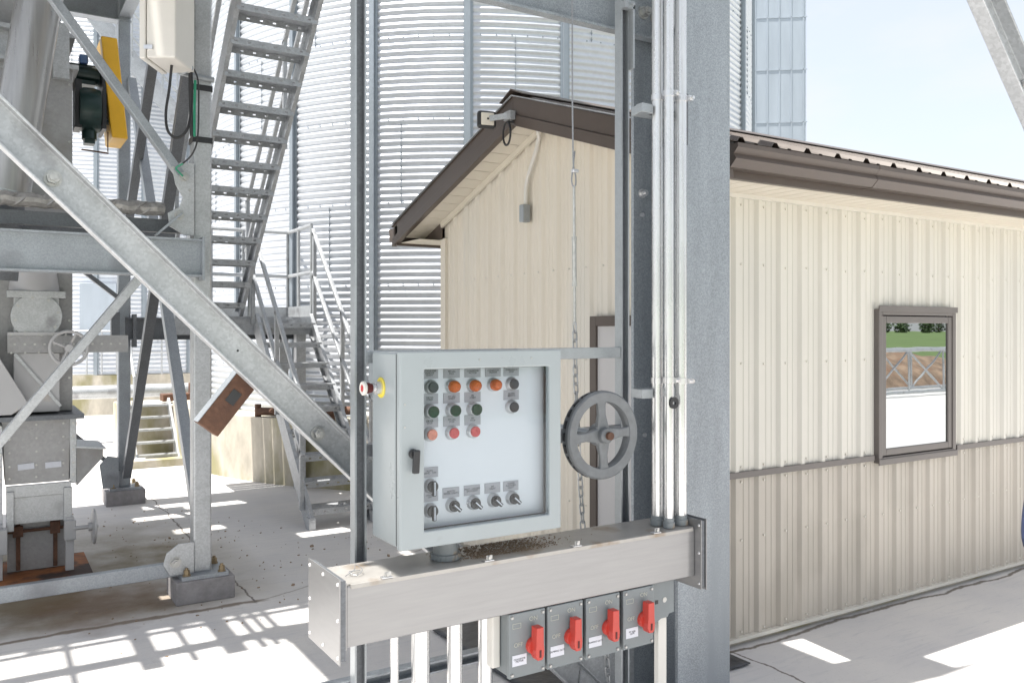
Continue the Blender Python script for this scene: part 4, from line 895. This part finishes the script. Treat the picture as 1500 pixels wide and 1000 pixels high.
for i,t in enumerate(('CONVEYOR\nREMOTE\nSTART','PIT LEG\nFULL','CONVEYOR\nMOTOR','CONVEYOR\nMOTOR','EMERGENCY\nSTOP')): plate_(Cx[i],Z1+.043,t)
for i,t in enumerate(('DRYER\nSTART','PIT LEG\nSTART','PIT\nSTART')): plate_(Cx[i],Z2+.039,t)
for i,t in enumerate(('DRYER\nSTOP','PIT LEG\nSTOP','PIT\nSTOP')): plate_(Cx[i],Z3+.037,t)
plate_(Cx[4],Z2+.040,'ALARM\nSILENCE')
plate_(Cx[0],1.225,'AUTO\nHAND   OFF'); selector(Cx[0]+.002,1.182,0,True); plate_(Cx[0],1.148,'HAND\nOFF'); selector(Cx[0]+.002,1.104,0,True)
for i,t in enumerate(('BOOTH\nWORK LIGHTS','MAST - LADDER\nSPOTLIGHT','PIT\nLIGHT','TOWER\nPLATFORM\nLIGHT')):
    plate_(Cx[i+1]-.002,Z5+.041,t); selector(Cx[i+1]+.001,Z5,48)
# emergency stop on the side
es = B().lathe([(.033,0),(.033,.003),(.0001,.003)],(BX0+.004,2.533,1.494),(-1,0,0),32).build('emergency_stop','yellowring',cp_,smooth=True)
B().lathe([(.021,.003),(.021,.022),(.012,.024),(.012,.034),(.0001,.034)],(BX0+.004,2.533,1.494),(-1,0,0),28).build('collar','chrome',es,smooth=True)
B().lathe([(.014,.032),(.017,.046),(.017,.058),(.0001,.058)],(BX0+.004,2.533,1.494),(-1,0,0),28).build('mushroom_head','maroon',es,smooth=True)
B().lathe([(.0165,.052),(.0225,.057),(.0225,.064),(.019,.067),(.012,.066),(.0115,.0655)],(BX0+.004,2.533,1.494),(-1,0,0),28).build('guard_ring','box_cream',es,smooth=True)
B().lathe([(.0115,.060),(.0115,.066),(.0001,.067)],(BX0+.004,2.533,1.494),(-1,0,0),20).build('cap','red',es,smooth=True)

# ================================================================== WIREWAY
DX0,DX1,DY0,DY1,DZ0,DZ1 = .905,2.296,2.37,2.575,.744,.930
wy = E('wireway','long brushed stainless wireway trough below the control panel','wireway',(DX0,DY0,DZ0))
q = B(); q.box(DX0,DX1,DY0,DY1,DZ0,DZ1-.006); q.build('trough','duct',wy,bevel=.003)
q = B(); q.box(DX0+.012,DX1-.01,DY0-.004,DY0+.010,DZ1-.014,DZ1-.001); q.box(DX0,DX1,DY0+.006,DY1+.003,DZ1-.0055,DZ1); q.build('lid','duct_top',wy,bevel=.001)
q = B(); q.box(.892,.904,DY0-.002,DY1+.004,DZ0-.006,DZ1+.004); q.build('end_collar','duct',wy)
e1 = B().box(.870,.874,2.338,2.615,.708,.958).build('end_plate','duct',wy,bevel=.001)
B().box(.8745,.8915,2.345,2.61,.716,.950).build('gasket_flange','galv_dark',wy)
q = B()
for y,z in ((2.352,.94),(2.352,.835),(2.352,.727),(2.60,.94),(2.60,.835),(2.60,.727),(2.478,.94),(2.478,.727)): q.lathe([(.0001,.0045),(.004,.0035),(.006,0)],(.870,y,z),(-1,0,0),10)
q.build('screws','chrome',e1,smooth=True)
e2 = B().box(2.297,2.300,2.335,2.60,.70,.962).build('end_plate','duct',wy,bevel=.001)
B().box(2.3005,2.318,2.338,2.60,.703,.959).build('gasket_flange','galv_dark',wy,bevel=.002)
B().box(2.319,2.3225,2.330,2.605,.697,.965).build('end_plate','duct',wy,bevel=.001)
q = B()
for z in (.72,.835,.94): q.lathe([(.0001,.0045),(.004,.0035),(.006,0)],(2.297,2.347,z),(-1,0,0),10)
q.build('screws','chrome',e2,smooth=True)
for pxx in (567,716,845,962):
    k = (pxx-750)/F; x = DY0*(FX+FY*k)/(FY-FX*k)
    o = B().box(x-.018,x+.018,DY0-.006,DY0+.016,DZ1+.0005,DZ1+.004).build('lid_clip','chrome',wy,bevel=.001)
    q = B(); q.box(x-.008,x+.014,DY0+.001,DY0+.005,DZ1+.004,DZ1+.018); q.hexb((x+.002,DY0+.001,DZ1+.011),(0,-1,0),.006,.006); q.build('clip_screw','zinc',o)
q = B(); q.tube(bez([(.93,2.45,.932),(.955,2.44,.95),(.97,2.47,.956),(.985,2.45,.945),(.96,2.43,.935),(.945,2.46,.94),(.99,2.48,.934)],40),.0012,5); tag(q.build('loose_wire','wire'),'tangle of thin bare wire on the left end of the wireway lid','wire')
# nipple between panel and wireway
npp = E('panel_nipple','ribbed grey conduit hub joining the panel to the wireway','conduit fitting',(1.285,2.475,.93))
q = B(); q.lathe([(.036,.0),(.048,.001),(.048,.018),(.041,.020),(.041,.030),(.038,.070),(.03,.071)],(1.285,2.475,.9305),UZ,32); q.build('hub','connector',npp,smooth=True)
q = B()
for k in range(10): a = R(36*k); q.obox((1.285+.047*math.cos(a),2.475+.047*math.sin(a),.9405),(math.cos(a),math.sin(a),0),(-math.sin(a),math.cos(a),0),UZ,.004,.005,.009)
q.build('ribs','connector',npp,bevel=.001)
# grain debris on the lid
q = B(); rnd = random.Random(3)
for _ in range(1800):
    x = rnd.gauss(1.50,.11); y = rnd.uniform(DY0+.05,DY1-.01); s_ = rnd.uniform(.0005,.0017)
    if x < 1.25 or x > 1.9: continue
    q.obox((x,y,DZ1+s_*.6),(rnd.random(),rnd.random(),0),(-rnd.random(),.5,.1),UZ,s_*1.5,s_,s_)
o = q.build('chaff','chaffm'); o['kind'] = 'stuff'; o['label'] = 'brown grain dust and chaff scattered on the wireway lid'; o['category'] = 'dust'

# ================================================================== CONDUITS
def conduit(lab, x, y, r, z0, z1, group, conn=None, m='alu'):
    e = E('conduit', lab, 'conduit', (x,y,z0), group); B().cyl((x,y,z0),(x,y,z1),r,24).build('pipe',m,e,smooth=True)
    if conn == 'low': q = B(); q.lathe([(r*1.05,.0),(r*1.3,.001),(r*1.3,.022),(r*1.12,.024),(r*1.12,.036),(r,.038)],(x,y,z0),UZ,16); q.build('coupling','connector',e,smooth=True)
    if conn == 'top': q = B(); q.lathe([(r,-.03),(r*1.25,-.028),(r*1.25,-.001),(r,0)],(x,y,z1),UZ,16); q.build('coupling','connector',e,smooth=True)
    return e
G1 = 'conduits rising from the wireway beside the column'; G2 = 'conduits dropping from the wireway to the slab'
conduit('left of the three tall conduits rising from the wireway',2.197,2.467,.0215,.931,4.4,G1,'low'); conduit('front middle conduit of the three rising from the wireway',2.203,2.410,.0175,.931,4.4,G1,'low'); conduit('right of the three tall conduits rising from the wireway',2.277,2.425,.0225,.931,4.4,G1,'low')
for x,r,l_ in ((1.11,.0135,'thinnest conduit dropping from the wireway, beside the left strut post'),(1.202,.0295,'widest conduit dropping from the wireway, second from the left'),(1.327,.0255,'third conduit from the left dropping below the wireway'),(1.445,.0245,'conduit dropping from the wireway right next to the first switch')):
    conduit(l_,x,2.49,r,.01,DZ0-.001,G2)
for i,(z,l_) in enumerate(((2.56,'upper pipe clamp set across the three tall conduits'),(1.475,'lower pipe clamp set across the three tall conduits'))):
    cl = E('pipe_clamp',l_,'clamp',(2.22,2.45,z),'clamps on the tall conduits')
    for (x,y,r,dz) in ((2.197,2.467,.0215,0),(2.203,2.410,.0175,.004),(2.277,2.425,.0225,-.002)):
        q = B(); q.lathe([(r,0),(r+.0035,0),(r+.0035,.022),(r,.022)],(x,y,z+dz),UZ,24); q.box(x+r*.6,x+r+.012,y-r-.012,y-r+.004,z+dz+.002,z+dz+.02); q.hexb((x+r+.004,y-r-.012,z+dz+.011),(0,-1,0),.007,.010); q.build('band','chrome',cl)
    q = B(); q.box(2.12,2.36,2.492,2.53,z-.055,z-.020); q.box(2.11,2.165,2.455,2.492,z-.055,z-.020); q.build('bracket','strut',cl,bevel=.002)
B().box(2.325,2.331,2.44,2.50,2.40,2.60).build('strut_end','galv_dark',cl)
q = B(); q.lathe([(.008,-.004),(.022,-.004),(.022,.004),(.008,.004),(.008,-.004)],(2.205,2.385,1.405),AX,28); q.build('washer','black',cl,smooth=True)

# ================================================================== HAND WHEEL
hw_ = E('hand_wheel','big dark grey four-spoke hand wheel right of the control panel','hand wheel',(1.918,2.45,1.296))
c = Vector((1.918,2.455,1.296)); Rw = .161
q = B(); q.lathe([(Rw-.041,0),(Rw-.038,.012),(Rw-.006,.014),(Rw,.008),(Rw+.001,-.004),(Rw-.010,-.012),(Rw-.010,-.020),(Rw-.001,-.028),(Rw-.006,-.034),(Rw-.038,-.030),(Rw-.041,0)],c,AX,72); q.build('rim','iron',hw_,smooth=True)
q = B()
for k in range(4):
    a = R(90*k+3); dv = Vector((math.cos(a),0,math.sin(a))); pv = Vector((-math.sin(a),0,math.cos(a)))
    p0 = c+dv*.02; p1 = c+dv*(Rw-.030)
    vs = []
    for p,w_,h in ((p0,.028,.012),(c+dv*.075,.0165,.009),(p1-dv*.02,.0175,.009),(p1+dv*.004,.030,.010)):
        vs += [p+pv*w_+Vector((0,-h,0)),p-pv*w_+Vector((0,-h,0)),p-pv*w_+Vector((0,h,0)),p+pv*w_+Vector((0,h,0))]
    q.add(vs,[(4*i+j,4*i+(j+1)%4,4*i+4+(j+1)%4,4*i+4+j) for i in range(3) for j in range(4)]+[(3,2,1,0),(12,13,14,15)])
q.build('spoke','iron',hw_,bevel=.005,smooth=True)
B().lathe([(.0001,.036),(.024,.036),(.028,.032),(.030,.012),(.042,.006),(.042,-.03),(.0001,-.03)],c,AX,36).build('hub','iron',hw_,smooth=True)
q = B(); q.cyl(c+Vector((.003,-.030,0)),c+Vector((.003,-.050,0)),.0145,20); q.build('shaft_end','rust',hw_,bevel=.001)
q = B()
for k in range(22):
    a = R(360/22*k); dv = Vector((math.cos(a),0,math.sin(a))); pv = Vector((-math.sin(a),0,math.cos(a))); q.obox(c+dv*(Rw-.009)+Vector((0,.017,0)),dv,(0,1,0),pv,.010,.006,.015)
q.build('chain_pockets','black',hw_,bevel=.003)
B().cyl(c,(1.918,3.05,1.296),.016,16).build('shaft','strut',hw_,smooth=True)
q = B(); q.box(1.80,2.03,2.60,2.632,1.255,1.30); q.build('shaft_support','galv_dark',hw_)

# ================================================================== CHAIN
ch = E('pull_chain','thin wire rope, turnbuckle rod and link chain hanging behind the hand wheel','chain',(2.03,2.76,.3))
CY = 2.76
B().tube([(2.004,CY,4.2),(2.006,CY,2.6),(2.010,CY,2.36),(2.012,CY,2.33)],.0035,6).build('wire_rope','wire',ch,smooth=True)
q = B(); q.tube(bez([(2.012,CY,2.345),(2.003,CY,2.29),(2.006,CY,2.262),(2.014,CY,2.258),(2.022,CY,2.265),(2.022,CY,2.30),(2.012,CY,2.34),(2.018,CY,2.40)],40),.0032,6); q.build('rope_eye','wire',ch,smooth=True)
B().box(2.003,2.030,CY-.012,CY+.008,2.312,2.326).build('rope_clip','chrome',ch,bevel=.003)
q = B(); q.tube([(2.014,CY,2.262),(2.015,CY,2.1),(2.018,CY,1.70)],.0055,8); q.cyl((2.0155,CY,2.05),(2.017,CY,1.86),.0085,10); q.cyl((2.0155,CY,2.055),(2.0155,CY,2.04),.011,6); q.cyl((2.017,CY,1.87),(2.017,CY,1.855),.011,6)
q.build('turnbuckle','zinc',ch,smooth=True)
path = [(2.018,1.69),(2.021,1.50),(2.033,1.25),(2.060,.85),(2.085,.72),(2.18,.36),(2.20,.12)]
def pos(s):
    for (x0,z0),(x1,z1) in zip(path,path[1:]):
        L = math.hypot(x1-x0,z1-z0)
        if s <= L: t = s/L; return Vector((x0+(x1-x0)*t,CY,z0+(z1-z0)*t)), Vector((x1-x0,0,z1-z0)).normalized()
        s -= L
    return None, None
q = B(); s_ = 0; i = 0; lp = .035
while True:
    p, d = pos(s_)
    if p is None: break
    side = Vector((0,1,0)).cross(d).normalized() if i % 2 else Vector((0,1,0)); side = (side+.25*Vector((random.uniform(-1,1),random.uniform(-1,1),0))).normalized(); side = (side-side.dot(d)*d).normalized()
    pts = []
    for k in range(14):
        a = 6.28318*k/14; pts.append(p+side*.0105*math.cos(a)+d*(.013*(1 if math.sin(a) > 0 else -1)+.009*math.sin(a)))
    q.tube(pts,.0033,6,closed=True); s_ += lp; i += 1
q.build('chain_links','chain',ch,smooth=True)

# ================================================================== DISCONNECT SWITCHES
def disconnect(x0, w_, z0, z1, lab, txt):
    e = E('disconnect_switch',lab,'switch',(x0,2.38,z0),'red-handled disconnect switches under the wireway'); y = 2.372
    B().box(x0+.004,x0+w_-.006,y+.018,y+.115,z0+.003,z1-.002).build('housing','enclosure',e,bevel=.006)
    cv_ = B().box(x0,x0+w_-.002,y,y+.017,z0,z1).build('cover','enclosure',e,bevel=.0035)
    q = B()
    for a in (.011,w_-.013):
        for b in (.012,z1-z0-.012): q.lathe([(.0001,.006),(.0045,.005),(.0065,.0),(.0065,-.001)],(x0+a,y,z0+b),AX,10)
    q.build('cover_screw','zinc',cv_,smooth=True)
    cx_ = x0+w_*.64; cz = z0+(z1-z0)*.46
    h = B().lathe([(.0001,.018),(.0255,.018),(.0285,.012),(.0285,0)],(cx_,y,cz),AX,28).build('handle','redh',e,smooth=True)
    q = B(); n = 12; pl = [(-.0135,.070),(.0135,.070),(.0145,.015),(.0165,-.005),(.0155,-.026),(.009,-.038),(-.009,-.038),(-.0155,-.026),(-.0165,-.005),(-.0145,.015)]; n = len(pl)
    q.add([(cx_+a,y-.046 if b > .05 else y-.046,cz+b) for a,b in pl]+[(cx_+a,y-.012,cz+b) for a,b in pl],[tuple(range(n)),tuple(range(n,2*n))[::-1]]+[(i,(i+1)%n,n+(i+1)%n,n+i) for i in range(n)])
    q.build('lever','redh',h,bevel=.002)
    q = B(); q.box(cx_-.0035,cx_+.0035,y-.0475,y-.040,cz-.028,cz-.004); q.build('padlock_slot','maroon',h)
    text('on_lettering','ON','letter',cv_,cx_+.002,y-.0006,cz+.088,.021,.0004)
    text('off_lettering','OFF','letter',cv_,x0+.036,y-.0006,cz+.010,.020,.0004)
    q = B(); t_ = .0012; X_,Z_ = x0+.030,cz+.074
    for a,b,c_,d_ in ((-.015,.015,.007,.0085),(-.015,.015,-.0085,-.007),(-.0165,-.015,-.0085,.0085),(.015,.0165,-.0085,.0085)): q.box(X_+a,X_+b,y-.0008,y+.0002,Z_+c_,Z_+d_)
    q.build('printed_frame','letter',cv_)
    s = B().box(x0+.012,x0+.068,y-.0012,y-.0002,z0+.040,z0+.076).build('sticker','sticker',cv_)
    text('lettering',txt,'ink',s,x0+.040,y-.0016,z0+.058,.0085,.0002)
for x0,w_,l_,t in ((1.467,.146,'leftmost red-handled switch, with a CONVEYOR MOTOR sticker','CONVEYOR\nMOTOR'),(1.620,.152,'second red-handled switch from the left under the wireway','DUMPING GATE'),(1.783,.153,'third red-handled switch from the left under the wireway','DUMPING GATE'),(1.950,.146,'rightmost red-handled switch, nearest the steel column','PIT SIDE\nGATE')):
    disconnect(x0,w_,.527,.741,l_,t)
q = B(); n=8; pl = [(2.105,.742),(2.215,.742),(2.215,.615),(2.19,.612),(2.183,.60),(2.15,.60),(2.12,.585),(2.105,.585)]
q.add([(a,2.396,b) for a,b in pl]+[(a,2.40,b) for a,b in pl],[tuple(range(n)),tuple(range(n,2*n))[::-1]]+[(i,(i+1)%n,n+(i+1)%n,n+i) for i in range(n)])
br = tag(q.build('switch_bracket','enclosure'),'grey punched bracket plate right of the last red-handled switch','bracket')
q = B(); q.cyl((2.168,2.396,.668),(2.168,2.3945,.668),.010,18); q.build('round_knockout','zinc',br); q = B(); q.box(2.122,2.136,2.3945,2.3965,.658,.672); q.build('square_hole','black',br)
q = B(); q.box(1.438,1.468,2.43,2.53,.55,.742); tag(q.build('pale_junction_box','box_cream',bevel=.004),'pale narrow junction box left of the first switch','junction box')
q = B(); q.box(2.155,2.196,2.415,2.44,.03,.62); tag(q.build('sunlit_strip','box_cream',bevel=.002),'white vertical strip painted as a sunlit steel face below the bracket','channel')  # white colour stands in for sunlight on a steel face
q = B(); rnd = random.Random(11)
for _ in range(240):
    a_, b_ = rnd.choice(((1.5,7.2),(1.5,7.2),(.9,6.4),(2.4,6.2),(1.0,5.2),(1.2,8.2),(1.6,6.0))); x = rnd.gauss(a_,.35); y = rnd.gauss(b_,.35); s_ = rnd.uniform(.0015,.0048)*(1 if rnd.random() > .04 else 2.2)
    if x > 3.1 and y > 3.12: continue
    q.obox((x,y,s_*.5),(rnd.random(),rnd.random(),.1),(-rnd.random(),.5,.1),UZ,s_*1.3,s_,s_*.7)
o = q.build('ground_debris','chaffm'); o['kind'] = 'stuff'; o['label'] = 'scattered spilled grain and small dirt crumbs on the concrete slab'; o['category'] = 'debris'
# rubber sheets on the slab
q = B(); nx,ny = 26,26
def sheet(name,x0,x1,y0,y1,sd,lab,skew=0):
    q = B(); q.add([(x0+(x1-x0)*i/nx+skew*j/ny,y0+(y1-y0)*j/ny,.012+.010*max(0,noise.noise((i*.33+sd,j*.33,0)))) for j in range(ny+1) for i in range(nx+1)],[(j*(nx+1)+i,j*(nx+1)+i+1,(j+1)*(nx+1)+i+1,(j+1)*(nx+1)+i) for j in range(ny) for i in range(nx)])
    return tag(q.build(name,'mat',smooth=True,solid=.006),lab,'rubber mat')
sheet('rubber_mat',2.12,3.26,2.97,4.24,1,'crumpled black rubber sheet on the slab behind the steel column')

# ================================================================== PERSON (mostly outside the right edge)
def person():
    e = E('person','person in a blue jacket and grey trousers standing at the right edge of the picture','person',(0,0,0))
    base = CW(3.05, .6425*3.05+.198); e.location = base; bx,by = base.x,base.y
    rgt = Vector((FY,-FX,0)); fwd = Vector((FX,FY,0))
    def P(r_,f_,z): return (bx+rgt.x*r_+fwd.x*f_, by+rgt.y*r_+fwd.y*f_, z*.92)
    def skin(name, pts, edges, rad, m):
        me = bpy.data.meshes.new(name); me.from_pydata([Vector(p)-base for p in pts],edges,[]); o = bpy.data.objects.new(name,me); COL.objects.link(o); o.parent = e
        sm = o.modifiers.new('skin','SKIN')
        for i,rr in enumerate(rad): me.skin_vertices[0].data[i].radius = (rr,rr) if not isinstance(rr,tuple) else rr
        me.skin_vertices[0].data[0].use_root = True
        s = o.modifiers.new('sub','SUBSURF'); s.levels = 2; s.render_levels = 2; me.materials.append(M[m]); return o
    J = [P(0,0,.93),P(0,0,1.10),P(0,-.01,1.30),P(0,0,1.44),P(0,.0,1.52),P(0,.01,1.60),P(0,.01,1.70),
         P(-.17,0,1.42),P(-.205,.06,1.14),P(-.235,.055,.955),P(-.10,-.17,.95),P(-.05,-.24,.96),
         P(.17,0,1.42),P(.25,.03,1.15),P(.22,-.1,.93),P(.19,-.17,.86),
         P(-.09,0,.86),P(-.10,.01,.50),P(-.10,.02,.10),P(-.11,-.12,.045),P(.09,0,.86),P(.11,-.03,.50),P(.12,0,.10),P(.13,-.14,.045)]
    Ed = [(0,1),(1,2),(2,3),(3,4),(4,5),(5,6),(3,7),(7,8),(8,9),(9,10),(10,11),(3,12),(12,13),(13,14),(14,15),(0,16),(16,17),(17,18),(18,19),(0,20),(20,21),(21,22),(22,23)]
    Rd = [.125,.12,.13,.09,.055,.085,.075,.06,.045,.042,.032,.03,.06,.045,.036,.03,.085,.06,.042,.038,.085,.06,.042,.038]
    skin('body',J,Ed,Rd,'skin')
    jk = [0,1,2,3,7,8,9,10,12,13,14]; mp_ = {v:i for i,v in enumerate(jk)}
    skin('jacket',[J[i] for i in jk],[(mp_[a],mp_[b]) for a,b in Ed if a in mp_ and b in mp_],[Rd[i]+.022 for i in jk],'jacket')
    tk = [0,16,17,18,20,21,22]; mp_ = {v:i for i,v in enumerate(tk)}
    skin('trousers',[J[i] for i in tk],[(mp_[a],mp_[b]) for a,b in Ed if a in mp_ and b in mp_],[Rd[i]+.018 for i in tk],'jeans')
    q = B(); hc = Vector(P(0,.025,1.665)); q.lathe([(.0001,.115),(.05,.105),(.085,.07),(.10,.02),(.098,-.03),(.08,-.06)],hc,UZ,20); q.build('hair','hair',e,smooth=True)
    q = B(); 
    for s_ in (-1,1): q.cyl(Vector(P(.032*s_,-.078,1.63)),Vector(P(.032*s_,-.092,1.63)),.010,10)
    q.each('eye','black',e); q = B(); q.cyl(P(0,-.08,1.62),P(0,-.115,1.595),.010,8,.014); q.build('nose','skin',e,smooth=True)
    for hand,(r0,f0,z0),dr in (('hand',(-.05,-.24,.96),(1,-.3)),('hand',(.19,-.17,.86),(-.2,-.6))):
        q = B(); a = Vector(P(r0,f0,z0)); dv = (rgt*dr[0]+fwd*dr[1]).normalized(); 
        for k in range(4): o_ = UZ_*( .026-.017*k); q.tube([a+o_,a+o_+dv*.05,a+o_+dv*(.085-.006*abs(k-1))+Vector((0,0,-.01))],.0085,7)
        q.tube([a-dv*.03+UZ_*.02,a+dv*.01+UZ_*.045,a+dv*.035+UZ_*.05],.0095,7); q.build('fingers','skin',e,smooth=True)
    q = B()
    for s_,x in ((-1,-.11),(1,.13)): c_ = Vector(P(x,-.07,.045)); q.obox(c_,rgt,fwd,UZ,.05,.135,.042)
    q.each('boot','black',e,bevel=.02)
UZ_ = Vector((0,0,1))
person()
